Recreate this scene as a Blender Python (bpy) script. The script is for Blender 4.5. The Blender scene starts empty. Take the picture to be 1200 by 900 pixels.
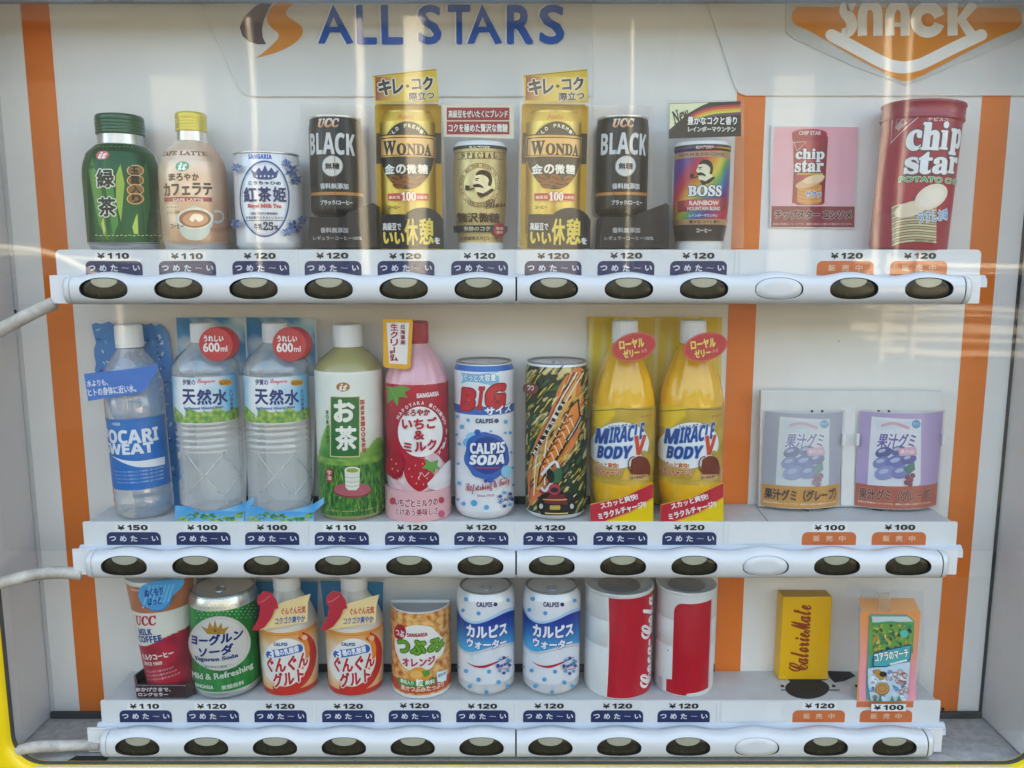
import bpy, bmesh, math, random
from mathutils import Vector, Matrix, noise
from mathutils.geometry import tessellate_polygon
random.seed(7)
R = math.radians
C = bpy.context.scene.collection
SC = bpy.context.scene

# ------------------------------------------------------------------ camera
# Lengths below are millimetres: x to the right, y into the machine (0 = front of
# the button rails), z up from the middle of the top rail, which hangs RAIL_Z above the pavement.
RAIL_Z = 1330.0
FPX = 960.0
PITCH = math.atan(0.1506)
CAM = Vector((0.0, -834.1, 28.6))
cs, sn = math.cos(PITCH), math.sin(PITCH)
FWD = Vector((0, cs, -sn)); UP = Vector((0, sn, cs)); RT = Vector((1, 0, 0))

def W(x, y, z):
    return Vector((x, y, z + RAIL_Z)) * 0.001

cam = bpy.data.cameras.new('camera')
cam_o = bpy.data.objects.new('camera', cam); C.objects.link(cam_o)
cam.sensor_fit = 'HORIZONTAL'; cam.sensor_width = 36.0; cam.lens = 36.0 * FPX / 1200.0
cam.clip_start = 0.02; cam.clip_end = 300.0
cam_o.location = W(*CAM); cam_o.rotation_euler = (R(90) - PITCH, 0, 0)
SC.camera = cam_o

# ------------------------------------------------------------------ daylight
SUN_EL, SUN_AZ = R(42), R(152)          # the sun stands behind the machine: its front is in open shade, the street is sunlit
world = bpy.data.worlds.new('World'); SC.world = world; world.use_nodes = True
nt = world.node_tree
sky = nt.nodes.new('ShaderNodeTexSky'); sky.sky_type = 'NISHITA'; sky.sun_disc = False
sky.sun_elevation = SUN_EL; sky.sun_rotation = R(180) - SUN_AZ
sky.air_density = 1.0; sky.dust_density = 3.0; sky.ozone_density = 1.0
bg = nt.nodes['Background']; nt.links.new(sky.outputs[0], bg.inputs[0]); bg.inputs[1].default_value = 0.10
sun = bpy.data.lights.new('sun', 'SUN'); sun.energy = 3.2; sun.angle = R(.6); sun.color = (1.0, 0.95, 0.88)
sun_o = bpy.data.objects.new('sun', sun); C.objects.link(sun_o)
d_to_sun = Vector((math.sin(SUN_AZ) * math.cos(SUN_EL), -math.cos(SUN_AZ) * math.cos(SUN_EL), math.sin(SUN_EL)))
sun_o.rotation_euler = d_to_sun.to_track_quat('Z', 'Y').to_euler()
sun_o.location = d_to_sun * 20
SC.view_settings.view_transform = 'Standard'; SC.view_settings.look = 'None'
SC.view_settings.exposure = 3.42; SC.view_settings.gamma = 1.0
SC.view_settings.use_white_balance = True; SC.view_settings.white_balance_temperature = 8300; SC.view_settings.white_balance_tint = 5
SC.cycles.max_bounces = 10; SC.cycles.transparent_max_bounces = 24
SC.cycles.caustics_reflective = False; SC.cycles.caustics_refractive = False
SC.cycles.use_denoising = True

# ------------------------------------------------------------------ helpers
def lin(h):
    if isinstance(h, str) and len(h.lstrip('#')) == 3: h = ''.join(c * 2 for c in h.lstrip('#'))
    if not isinstance(h, str): return tuple(h)[:3]
    h = h.lstrip('#'); v = [int(h[i:i + 2], 16) / 255 for i in (0, 2, 4)]
    v = [c / 12.92 if c <= .04045 else ((c + .055) / 1.055) ** 2.4 for c in v]
    if v[2] < .35 * v[0] and .45 * v[0] < v[1] <= v[0] * 1.02: v[1] *= .86
    return tuple(1.28 * c / (1 + .4 * c) for c in v)      # swatches were read off shaded print
def mix(a, b, t):
    a, b = lin(a), lin(b); t = max(0., min(1., t)); return tuple(a[i] * (1 - t) + b[i] * t for i in range(3))
def nz(x, y, s=1., k=0.):
    return noise.noise(Vector((x * s, y * s, k)))

def ray(px, py):
    return RT * ((px - 600) / FPX) + UP * ((450 - py) / FPX) + FWD
def at(px, py, Y):
    """the point of the plane y=Y (parallel to the back panel) seen at a photo position: (x, z)"""
    d = ray(px, py); t = (Y - CAM.y) / d.y
    return CAM.x + d.x * t, CAM.z + d.z * t
def onshelf(px, py, Z):
    d = ray(px, py); t = (Z - CAM.z) / d.z
    return CAM.x + d.x * t, CAM.y + d.y * t
def scale_at(Y, Z):
    """photo pixels per millimetre at depth Y, height Z"""
    return FPX / ((Y - CAM.y) * cs - (Z - CAM.z) * sn)

# materials
def mat(name, col, rough=.5, spec=.5, metal=0., coat=0., bump=0., bscale=300., var=0., vscale=8., grime=None, alpha=None):
    m = bpy.data.materials.new(name); m.use_nodes = True; n = m.node_tree.nodes; l = m.node_tree.links
    b = n['Principled BSDF']; c = lin(col)
    b.inputs['Base Color'].default_value = (*c, 1); b.inputs['Roughness'].default_value = rough
    b.inputs['Specular IOR Level'].default_value = spec; b.inputs['Metallic'].default_value = metal
    b.inputs['Coat Weight'].default_value = coat; b.inputs['Coat Roughness'].default_value = .08
    tc = n.new('ShaderNodeTexCoord')
    if var or grime:
        t = n.new('ShaderNodeTexNoise'); t.inputs['Scale'].default_value = vscale; t.inputs['Detail'].default_value = 6
        t.inputs['Roughness'].default_value = .65
        l.new(tc.outputs['Object'], t.inputs['Vector'])
        mx = n.new('ShaderNodeMix'); mx.data_type = 'RGBA'
        mr = n.new('ShaderNodeMapRange'); l.new(t.outputs['Fac'], mr.inputs['Value'])
        mr.inputs['From Min'].default_value = .35; mr.inputs['From Max'].default_value = .75
        l.new(mr.outputs[0], mx.inputs[0])
        mx.inputs[6].default_value = (*c, 1)
        dk = lin(grime) if grime else tuple(x * (1 - var) for x in c)
        mx.inputs[7].default_value = (*[c[i] * (1 - var) + dk[i] * var if grime else dk[i] for i in range(3)], 1)
        l.new(mx.outputs[2], b.inputs['Base Color'])
        # the wear makes the gloss uneven as well
        mr2 = n.new('ShaderNodeMapRange'); l.new(t.outputs['Fac'], mr2.inputs['Value'])
        mr2.inputs['To Min'].default_value = max(0, rough - .08); mr2.inputs['To Max'].default_value = min(1, rough + .16)
        l.new(mr2.outputs[0], b.inputs['Roughness'])
    if bump:
        t2 = n.new('ShaderNodeTexNoise'); t2.inputs['Scale'].default_value = bscale; t2.inputs['Detail'].default_value = 4
        l.new(tc.outputs['Object'], t2.inputs['Vector'])
        bp = n.new('ShaderNodeBump'); bp.inputs['Strength'].default_value = bump; bp.inputs['Distance'].default_value = .001
        l.new(t2.outputs['Fac'], bp.inputs['Height']); l.new(bp.outputs[0], b.inputs['Normal'])
    return m

def clear_mat(name, tint=(1, 1, 1), haze=0.0, hazecol=(.8, .8, .8), ior=1.49, rough=.03, bump=0., bscale=30., gain=1., smear=0.):
    """thin clear plastic: see-through, Fresnel reflection, a little milkiness"""
    m = bpy.data.materials.new(name); m.use_nodes = True; n = m.node_tree.nodes; l = m.node_tree.links
    n.remove(n['Principled BSDF']); out = n['Material Output']
    tr = n.new('ShaderNodeBsdfTransparent'); tr.inputs[0].default_value = (*tint, 1)
    df = n.new('ShaderNodeBsdfDiffuse'); df.inputs[0].default_value = (*hazecol, 1)
    gl = n.new('ShaderNodeBsdfGlossy'); gl.inputs['Roughness'].default_value = rough
    lw = n.new('ShaderNodeLayerWeight'); lw.inputs['Blend'].default_value = .5
    pw = n.new('ShaderNodeMath'); pw.operation = 'POWER'; pw.inputs[1].default_value = 5.; l.new(lw.outputs['Facing'], pw.inputs[0])
    f0 = ((ior - 1) / (ior + 1)) ** 2
    fr = n.new('ShaderNodeMath'); fr.operation = 'MULTIPLY_ADD'; fr.inputs[1].default_value = 1 - f0; fr.inputs[2].default_value = f0
    l.new(pw.outputs[0], fr.inputs[0])
    m1 = n.new('ShaderNodeMixShader'); m1.inputs[0].default_value = haze
    l.new(tr.outputs[0], m1.inputs[1]); l.new(df.outputs[0], m1.inputs[2])
    m2 = n.new('ShaderNodeMixShader')
    if gain != 1.:
        g = n.new('ShaderNodeMath'); g.operation = 'MULTIPLY'; g.inputs[1].default_value = gain; g.use_clamp = True
        l.new(fr.outputs[0], g.inputs[0]); l.new(g.outputs[0], m2.inputs[0])
    else:
        l.new(fr.outputs[0], m2.inputs[0])
    l.new(m1.outputs[0], m2.inputs[1]); l.new(gl.outputs[0], m2.inputs[2]); l.new(m2.outputs[0], out.inputs[0])
    if smear:      # wiped dust and water marks on the sheet
        tcs = n.new('ShaderNodeTexCoord'); mp = n.new('ShaderNodeMapping'); mp.inputs['Scale'].default_value = (3., 3., .8); mp.inputs['Rotation'].default_value = (0, .35, 0)
        ts = n.new('ShaderNodeTexNoise'); ts.inputs['Scale'].default_value = 6; ts.inputs['Detail'].default_value = 9; ts.inputs['Roughness'].default_value = .72
        l.new(tcs.outputs['Object'], mp.inputs[0]); l.new(mp.outputs[0], ts.inputs['Vector'])
        ms = n.new('ShaderNodeMapRange'); ms.inputs['From Min'].default_value = .5; ms.inputs['From Max'].default_value = .8
        ms.inputs['To Min'].default_value = haze; ms.inputs['To Max'].default_value = haze + smear
        l.new(ts.outputs['Fac'], ms.inputs['Value']); l.new(ms.outputs[0], m1.inputs[0])
    if bump:
        tc = n.new('ShaderNodeTexCoord'); t2 = n.new('ShaderNodeTexNoise'); t2.inputs['Scale'].default_value = bscale
        t2.inputs['Detail'].default_value = 2
        l.new(tc.outputs['Object'], t2.inputs['Vector'])
        bp = n.new('ShaderNodeBump'); bp.inputs['Strength'].default_value = bump; bp.inputs['Distance'].default_value = .004
        l.new(t2.outputs['Fac'], bp.inputs['Height']); l.new(bp.outputs[0], gl.inputs['Normal']); l.new(bp.outputs[0], lw.inputs['Normal'])
    return m

def ink_mat(name, rough=.38, metal=0., coat=.25, fade=.08):
    """printed surface: every face carries its ink colour; the paper has a faint grain"""
    m = bpy.data.materials.new(name); m.use_nodes = True; n = m.node_tree.nodes; l = m.node_tree.links
    b = n['Principled BSDF']; a = n.new('ShaderNodeAttribute'); a.attribute_name = 'ink'
    tc = n.new('ShaderNodeTexCoord'); t = n.new('ShaderNodeTexNoise'); t.inputs['Scale'].default_value = 60; t.inputs['Detail'].default_value = 5
    l.new(tc.outputs['Object'], t.inputs['Vector'])
    mr = n.new('ShaderNodeMapRange'); mr.inputs['To Min'].default_value = 1.0 - fade; mr.inputs['To Max'].default_value = 1.0 + fade * .6
    l.new(t.outputs['Fac'], mr.inputs['Value'])
    mx = n.new('ShaderNodeVectorMath'); mx.operation = 'SCALE'
    l.new(a.outputs['Color'], mx.inputs[0]); l.new(mr.outputs[0], mx.inputs['Scale'])
    l.new(mx.outputs[0], b.inputs['Base Color'])
    b.inputs['Roughness'].default_value = rough; b.inputs['Metallic'].default_value = metal
    b.inputs['Coat Weight'].default_value = coat; b.inputs['Coat Roughness'].default_value = .12; b.inputs['Specular IOR Level'].default_value = .3
    return m

INK = ink_mat('printed_ink', rough=.5, coat=0.)
INK_GLOSS = ink_mat('printed_ink_gloss', rough=.3, coat=.12)
INK_METAL = ink_mat('printed_ink_on_metal', rough=.33, metal=.4, coat=.1)
INK_VINYL = ink_mat('printed_vinyl', rough=.5, coat=.05, fade=.05)
M_PANEL = mat('white_enamel_panel', (.82, .81, .785), .42, var=.13, vscale=9, grime=(.42, .40, .36), bump=.05, bscale=120)
M_SIDE = mat('grey_enamel_side', (.60, .585, .58), .5, var=.10, vscale=5, bump=.06, bscale=160)
M_STRIPE = mat('orange_vinyl', (.80, .185, .018), .4, var=.08, vscale=7)
M_SHELF = mat('worn_white_shelf', (.60, .60, .59), .45, var=.22, vscale=40, grime=(.30, .28, .25), bump=.1, bscale=400)
M_STRIP = mat('white_price_rail', (.72, .73, .74), .35, var=.06, vscale=12)
M_LEDGE = mat('white_ledge', (.62, .66, .73), .35, var=.05, vscale=12)
M_RAIL = mat('glossy_white_plastic', (.56, .57, .575), .2, coat=.45, var=.02, vscale=12, grime=(.5, .49, .45))
M_BRACKET = mat('white_bracket_plastic', (.74, .75, .76), .35, var=.10, vscale=30, grime=(.4, .38, .34))
M_GAP = mat('dark_gap', (.012, .012, .012), .7)
M_GASKET = mat('black_rubber', (.03, .03, .03), .6, var=.4, vscale=60, grime=(.08, .075, .065))
M_BUTTON = mat('smoked_button_plastic', (.024, .021, .012), .2, spec=.3, coat=.08, var=.35, vscale=140, grime=(.06, .053, .035))
M_BUTTON_REFL = mat('khaki_button_reflection', (.36, .35, .26), .25, coat=.3, var=.15, vscale=90)
M_FLOOR = mat('dusty_grey_floor', (.46, .45, .43), .75, var=.5, vscale=110, grime=(.11, .10, .085), bump=.3, bscale=600)
M_YELLOW = mat('yellow_door_paint', (.86, .60, .012), .3, coat=.3, var=.07, vscale=20)
M_HOSE = mat('grimy_white_hose', (.60, .57, .52), .5, var=.9, vscale=30, grime=(.12, .085, .055), bump=.25, bscale=300)
M_ALU = mat('bare_can_metal', (.66, .67, .68), .28, metal=.85)
M_LID = mat('dull_can_lid', (.34, .345, .35), .4, metal=.6, var=.1, vscale=50)
M_WHITE = mat('white_cap_plastic', (.76, .76, .75), .38)
M_WHITEB = mat('white_shell_plastic', (.70, .70, .69), .42, var=.08, vscale=30)
M_BLACKP = mat('black_display_stand', (.012, .012, .014), .42, spec=.25)
M_GLASS = clear_mat('acrylic_pane', ior=1.28, tint=(.975, .98, .978), haze=.003, hazecol=(.85, .85, .82), bump=.10, bscale=5, smear=.022)
M_GLASS_TOP = clear_mat('acrylic_pane_upper', ior=1.40, tint=(.975, .98, .978), haze=.003, hazecol=(.85, .85, .82), bump=.10, bscale=5, smear=.03)
M_CARD = clear_mat('clear_blister_card', tint=(.98, .98, .98), haze=.04, hazecol=(.8, .8, .8), rough=.12, bump=.2, bscale=25)
M_PET = clear_mat('clear_bottle_plastic', tint=(.99, .99, .99), haze=.23, hazecol=(.93, .95, .95), rough=.07, bump=.25, bscale=40, gain=3.2)
M_FILM = clear_mat('frosted_header_film', tint=(.93, .93, .93), haze=.6, hazecol=(.97, .97, .95), rough=.35, gain=.7)

# geometry collector
class G:
    def __init__(s): s.v = []; s.f = []; s.m = []; s.sm = []
    def add(s, v, f, mi=0, sm=False):
        o = len(s.v); s.v += [tuple(p) for p in v]
        for q in f: s.f.append(tuple(i + o for i in q)); s.m.append(mi); s.sm.append(sm)
        return s
    def bm(s, b, mi=0, sm=False):
        b.verts.index_update()
        s.add([p.co.copy() for p in b.verts], [[w.index for w in f.verts] for f in b.faces], mi, sm); b.free(); return s
    def box(s, x0, x1, y0, y1, z0, z1, bev=0, mi=0, seg=2):
        b = bmesh.new(); bmesh.ops.create_cube(b, size=1)
        for v in b.verts:
            v.co = Vector((x0 + (v.co.x + .5) * (x1 - x0), y0 + (v.co.y + .5) * (y1 - y0), z0 + (v.co.z + .5) * (z1 - z0)))
        if bev: bmesh.ops.bevel(b, geom=b.edges[:], offset=bev, segments=seg, profile=.5, affect='EDGES')
        return s.bm(b, mi, False)
    def prism(s, pts, y0, y1, mi=0, bev=0):
        """outline in (x, z), extruded from y0 (front) to y1"""
        b = bmesh.new(); vs = [b.verts.new((p[0], y0, p[1])) for p in pts]
        f = b.faces.new(vs); b.normal_update()
        if f.normal.y > 0: f.normal_flip()
        r = bmesh.ops.extrude_face_region(b, geom=[f])
        nv = [e for e in r['geom'] if isinstance(e, bmesh.types.BMVert)]
        for v in nv: v.co.y = y1
        bmesh.ops.recalc_face_normals(b, faces=b.faces[:])
        if bev:
            es = [e for e in b.edges if abs(e.verts[0].co.y - y0) < 1e-6 and abs(e.verts[1].co.y - y0) < 1e-6]
            bmesh.ops.bevel(b, geom=es, offset=bev, segments=2, profile=.5, affect='EDGES')
        return s.bm(b, mi)
    def lathe(s, x0, y0, prof, n=48, a0=0., a1=2 * math.pi, k=1., mi=0, sm=True, cap=True):
        """prof: (z, r); angle 0 faces the viewer"""
        full = abs(a1 - a0 - 2 * math.pi) < 1e-6; cols = n if full else n + 1
        v = []; f = []
        for z, r in prof:
            for i in range(cols):
                a = a0 + (a1 - a0) * i / n; v.append((x0 + r * math.sin(a), y0 - k * r * math.cos(a), z))
        for j in range(len(prof) - 1):
            for i in range(n):
                i2 = (i + 1) % cols; f.append((j * cols + i, j * cols + i2, (j + 1) * cols + i2, (j + 1) * cols + i))
        s.add(v, f, mi, sm)
        if cap:
            for j in (0, len(prof) - 1):
                if prof[j][1] > .01:
                    q = list(range(j * cols, (j + 1) * cols)); q = q if j else q[::-1]
                    s.add([v[i] for i in q], [tuple(range(len(q)))], mi, False)
        if not full and cap:   # the flat back of a half shell
            b = [v[j * cols] for j in range(len(prof))]; e = [v[j * cols + n] for j in range(len(prof))]
            s.add(b + e, [(j + 1, j, len(b) + j, len(b) + j + 1) for j in range(len(b) - 1)], mi, False)
        return s
    def tube(s, pts, r, n=16, mi=0):
        P = [Vector(p) for p in pts]; v = []; f = []
        for i, p in enumerate(P):
            t = (P[min(i + 1, len(P) - 1)] - P[max(i - 1, 0)]).normalized()
            a = t.cross(Vector((0, 0, 1))); a = (a if a.length > .1 else t.cross(Vector((0, 1, 0)))).normalized(); b = a.cross(t)
            rr = r[i] if isinstance(r, (list, tuple)) else r
            for k in range(n):
                w = 2 * math.pi * k / n; v.append(p + a * rr * math.cos(w) + b * rr * math.sin(w))
        for i in range(len(P) - 1):
            for k in range(n):
                f.append((i * n + k, i * n + (k + 1) % n, (i + 1) * n + (k + 1) % n, (i + 1) * n + k))
        f.append(tuple(range(n))[::-1]); f.append(tuple((len(P) - 1) * n + k for k in range(n)))
        return s.add(v, f, mi, True)

def obj(name, g, mats, parent=None, origin=None):
    """one mesh object; its vertices are millimetres relative to the thing it belongs to"""
    me = bpy.data.meshes.new(name)
    o = bpy.data.objects.new(name, me); C.objects.link(o)
    org = origin
    q = parent
    while org is None and q is not None:
        org = q.get('_org'); q = q.parent
    if org is None: org = (0, 0, -RAIL_Z)
    org = Vector(org)
    me.from_pydata([(Vector(p) - org) * .001 for p in g.v], [], g.f)
    for m in (mats if isinstance(mats, (list, tuple)) else [mats]): me.materials.append(m)
    me.polygons.foreach_set('material_index', g.m); me.polygons.foreach_set('use_smooth', g.sm)
    if parent is None: o.location = W(*org) if origin is not None else (0, 0, 0)
    o.parent = parent
    me.update(); return o
def tag(o, label, cat, group=None, kind=None):
    if label: o['label'] = label
    if cat: o['category'] = cat
    if group: o['group'] = group
    if kind: o['kind'] = kind
    return o
def thing(name, label, cat, org, group=None):
    o = bpy.data.objects.new(name, None); C.objects.link(o); o.empty_display_size = .02
    o.location = W(*org); o['_org'] = tuple(org)
    return tag(o, label, cat, group)
def copy_tree(o, dx, label=None, parent=None, dz=0.):
    c = o.copy(); C.objects.link(c); c.parent = parent
    if parent is None or dx or dz: c.location = o.location + Vector((dx, 0, dz)) * .001
    if label: c['label'] = label
    for ch in list(o.children):
        copy_tree(ch, 0, None, c)
    return c

# ------------------------------------------------------------------ printing
SHIFT = []
_tc = {}
def glyphs(body):
    """outline text as a flat mesh scaled to the unit box"""
    if body in _tc: return _tc[body]
    c = bpy.data.curves.new('lettering', 'FONT'); c.body = body; c.resolution_u = 3
    c.space_line = 1.0; c.align_x = 'CENTER'
    o = bpy.data.objects.new('lettering', c); C.objects.link(o)
    dg = bpy.context.evaluated_depsgraph_get(); e = o.evaluated_get(dg); me = e.to_mesh()
    v = [(p.co.x, p.co.y) for p in me.vertices]; f = [tuple(p.vertices) for p in me.polygons]
    e.to_mesh_clear(); bpy.data.objects.remove(o); bpy.data.curves.remove(c)
    xs = [p[0] for p in v]; ys = [p[1] for p in v]; x0, x1, y0, y1 = min(xs), max(xs), min(ys), max(ys)
    if len(set(body)) == 1 and body in 'ー〜-': y0, y1 = y0 - .3, y1 + .3
    w, h = max(x1 - x0, 1e-4), max(y1 - y0, 1e-4)
    _tc[body] = ([((p[0] - x0) / w, (p[1] - y0) / h) for p in v], f, w / h); return _tc[body]

class Flat:
    """a card or sticker lying in the plane y=Y; u = x, z = z (millimetres). slope: how far it leans back per mm of height"""
    curved = False
    def __init__(s, Y, slope=0., z0=0., fold=None): s.Y = Y; s.slope = slope; s.z0 = z0
    def P(s, px, py):
        d = ray(px, py); t = (s.Y + s.slope * (CAM.z - s.z0) - CAM.y) / (d.y - s.slope * d.z)
        return CAM.x + d.x * t, CAM.z + d.z * t
    def M(s, u, z, off): return (u, s.Y + s.slope * (z - s.z0) - off, z)
class Cyl:
    """surface of revolution (optionally flattened by k): u = arc length at the nominal radius r0"""
    curved = True
    def __init__(s, x0, Y0, prof, k=1., r0=None, tilt=0., base=0.):
        s.x0 = x0; s.Y0 = Y0; s.prof = prof; s.k = k; s.r0 = r0 or max(p[1] for p in prof); s.tilt = tilt; s.base = base
    def r(s, z):
        p = s.prof
        if z <= p[0][0]: return p[0][1]
        for a, b in zip(p, p[1:]):
            if z <= b[0]: return a[1] + (b[1] - a[1]) * (z - a[0]) / max(b[0] - a[0], 1e-6)
        return p[-1][1]
    def P(s, px, py):
        o = Vector(CAM) - Vector((s.x0, s.Y0, s.base)); d = ray(px, py)
        if s.tilt:
            m = Matrix.Rotation(-s.tilt, 3, 'Y'); o = m @ o; d = m @ d
        rr = s.r0; z = 0
        for _ in range(4):
            ox, oy, dx, dy = o.x, o.y / s.k, d.x, d.y / s.k
            A = dx * dx + dy * dy; B = 2 * (ox * dx + oy * dy); c = ox * ox + oy * oy - rr * rr
            D = B * B - 4 * A * c
            t = (-B - math.sqrt(max(D, 0))) / (2 * A)
            X, Y, z = ox + dx * t, oy + dy * t, o.z + d.z * t + s.base
            rr = s.r(z)
        return math.atan2(X, -Y) * s.r0, z
    def M(s, u, z, off):
        a = u / s.r0; rr = s.r(z)
        return (s.x0 + (rr + off) * math.sin(a), s.Y0 - (s.k * rr + off) * math.cos(a), z)

class Art:
    """everything printed on one surface, ink on ink; positions are read from the photograph and projected onto the surface"""
    def __init__(s, surf, step=3.2, base=.12, dl=.055, zstep=None): s.S = surf; s.step = step; s.k = 0; s.base = base; s.dl = dl; s.v = []; s.f = []; s.c = []; s.zs = zstep
    thin = False; cur = 0.
    def off(s):      # ink layers lie a few hundredths of a millimetre apart
        s.k += 1; o = s.base + s.cur; s.cur += .008 if s.thin else s.dl
        return o
    def _emit(s, v2, f, col, off):
        o = len(s.v)
        for i, p in enumerate(v2):
            s.v.append(s.S.M(p[0], p[1], off)); s.c.append(col[i] if isinstance(col, list) else col)
        s.f += [tuple(i + o for i in q) for q in f]
    def _cut(s, v2, f):
        if not s.S.curved or not f: return v2, f
        b = bmesh.new(); vs = [b.verts.new((p[0], p[1], 0)) for p in v2]
        for q in f:
            try: b.faces.new([vs[i] for i in q])
            except ValueError: pass
        us = [p[0] for p in v2]; u = math.floor(min(us) / s.step) * s.step + s.step
        while u < max(us):
            bmesh.ops.bisect_plane(b, geom=b.verts[:] + b.edges[:] + b.faces[:], plane_co=(u, 0, 0), plane_no=(1, 0, 0), dist=1e-5); u += s.step
        if s.zs:
            zz = [p[1] for p in v2]; z = math.floor(min(zz) / s.zs) * s.zs + s.zs
            while z < max(zz):
                bmesh.ops.bisect_plane(b, geom=b.verts[:] + b.edges[:] + b.faces[:], plane_co=(0, z, 0), plane_no=(0, 1, 0), dist=1e-5); z += s.zs
        b.verts.index_update()
        r = [(v.co.x, v.co.y) for v in b.verts], [tuple(v.index for v in q.verts) for q in b.faces]; b.free(); return r
    def uvpoly(s, pts, col, off=None):
        off = s.off() if off is None else off
        t = tessellate_polygon([[Vector((p[0], p[1], 0)) for p in pts]])
        v, f = s._cut([tuple(p) for p in pts], [tuple(q) for q in t])
        c = lin(col) if not callable(col) else [lin(col(*p)) for p in v]
        s._emit(v, f, c, off); return s
    def poly(s, pts, col): return s.uvpoly([s.S.P(*p) for p in pts], col)
    def rect(s, l, t, r, b, col, rad=0):
        if not rad: return s.poly([(l, t), (r, t), (r, b), (l, b)], col)
        pts = []
        for cx, cy, a0 in ((r - rad, t + rad, -90), (r - rad, b - rad, 0), (l + rad, b - rad, 90), (l + rad, t + rad, 180)):
            pts += [(cx + rad * math.cos(R(a0 + q)), cy + rad * math.sin(R(a0 + q))) for q in range(0, 91, 18)]
        return s.poly(pts, col)
    def band(s, zt, zb, a0, a1, col, n=1):
        """a strip right round the front between two photo heights (read at the middle), angles in degrees"""
        return s
    def ell(s, cx, cy, rx, ry, col, rot=0, n=36, wob=0):
        ca, sa = math.cos(R(rot)), math.sin(R(rot)); pts = []
        for i in range(n):
            a = 2 * math.pi * i / n; w = 1 + (wob * nz(math.cos(a) * 2 + cx, math.sin(a) * 2 + cy) if wob else 0)
            x, y = rx * w * math.cos(a), ry * w * math.sin(a); pts.append((cx + x * ca - y * sa, cy + x * sa + y * ca))
        return s.poly(pts, col)
    def ring(s, cx, cy, rx, ry, w, col, rot=0, a0=0, a1=360):
        n = max(8, int(abs(a1 - a0) / 9)); ca, sa = math.cos(R(rot)), math.sin(R(rot))
        pts = []
        for i in range(n + 1):
            a = R(a0 + (a1 - a0) * i / n); x, y = rx * math.cos(a), ry * math.sin(a); pts.append((cx + x * ca - y * sa, cy + x * sa + y * ca))
        return s.line(pts, w, col)
    def line(s, pts, w, col, sm=False):
        """stroke of width w (photo px; a list tapers)"""
        if sm: pts = smooth(pts)
        q = [s.S.P(*p) for p in pts]; n = len(q); off = s.off()
        k = 1. / scale_at(s.S.Y if not s.S.curved else s.S.Y0 - s.S.k * s.S.r0, q[0][1])
        v = []
        for i in range(n):
            a = q[max(i - 1, 0)]; b = q[min(i + 1, n - 1)]; dx, dz = b[0] - a[0], b[1] - a[1]; L = math.hypot(dx, dz) or 1
            if isinstance(w, (list, tuple)):
                t = i / max(n - 1, 1) * (len(w) - 1); j = min(int(t), len(w) - 2); ww = w[j] + (w[j + 1] - w[j]) * (t - j)
            else: ww = w
            ww *= k / 2; v += [(q[i][0] - dz / L * ww, q[i][1] + dx / L * ww), (q[i][0] + dz / L * ww, q[i][1] - dx / L * ww)]
        f = [(2 * i, 2 * i + 1, 2 * i + 3, 2 * i + 2) for i in range(n - 1)]
        v, f = s._cut(v, f); s._emit(v, f, lin(col), off); return s
    def field(s, l, t, r, b, fn, nu=40, nv=60, a=None):
        """colour field; fn(s, t) with s, t in 0..1 from the top left. a=(deg0,deg1) sets the angles on a cylinder instead of l, r"""
        cx, cy = (l + r) / 2, (t + b) / 2
        zt, zb = s.S.P(cx, t)[1], s.S.P(cx, b)[1]
        if a: u0, u1 = R(a[0]) * s.S.r0, R(a[1]) * s.S.r0
        else: u0, u1 = s.S.P(l, cy)[0], s.S.P(r, cy)[0]
        v = []; c = []; f = []; off = s.off()
        for j in range(nv + 1):
            for i in range(nu + 1):
                v.append((u0 + (u1 - u0) * i / nu, zt + (zb - zt) * j / nv)); c.append(lin(fn(i / nu, j / nv)))
        for j in range(nv):
            for i in range(nu):
                p = j * (nu + 1) + i; f.append((p, p + nu + 1, p + nu + 2, p + 1))
        s._emit(v, f, c, off); return s
    def text(s, body, l, t, r, b, col, bold=0., rot=0., shear=0., edge=None, u=None, vert=False, turn=0):
        """lettering fitted to a photo box; bold / edge widths in photo px; turn=90 reads upwards"""
        cx, cy = (l + r) / 2, (t + b) / 2
        u0, u1 = s.S.P(l, cy)[0], s.S.P(r, cy)[0]; z1, z0 = s.S.P(cx, t)[1], s.S.P(cx, b)[1]
        if u: u1 = u0 + u
        if vert:
            n = len(body); hh = (z1 - z0) / n
            for i, ch in enumerate(body):
                if ch in 'ー〜': s._txt(ch, (u0 + u1) / 2 - hh / 2, (u0 + u1) / 2 + hh / 2, z1 - hh * (i + .7), z1 - hh * (i + .3), col, bold, 0, 0, edge, 90, i)
                elif ch != ' ': s._txt(ch, u0, u1, z1 - hh * (i + .94), z1 - hh * (i + .06), col, bold, 0, 0, edge, 0, i)
            return s
        s._txt(body, u0, u1, z0, z1, col, bold, rot, shear, edge, turn); return s
    def _txt(s, body, u0, u1, z0, z1, col, bold, rot, shear, edge, turn=0, same=0):
        v, f, _ = glyphs(body); cu, cz = (u0 + u1) / 2, (z0 + z1) / 2; W_, H_ = u1 - u0, z1 - z0
        if turn: W_, H_ = H_, W_
        ca, sa = math.cos(R(rot + turn)), math.sin(R(rot + turn)); q = []
        k = 1. / scale_at(s.S.Y if not s.S.curved else s.S.Y0, cz)
        nl = body.count('\n') + 1
        kan = any('\u4e00' <= c <= '\u9fff' for c in body); em = min(H_ / nl, W_ / max(1, len(body) / nl) * 1.15)
        bw = min(bold * k, em * (.034 if kan else .052))
        for x, y in v:
            X = (x - .5) * (W_ - 2 * bw) + shear * (y - .5) * H_; Y = (y - .5) * (H_ - 2 * bw)
            q.append((cu + X * ca - Y * sa, cz + X * sa + Y * ca))
        q, f = s._cut(q, f)
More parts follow.
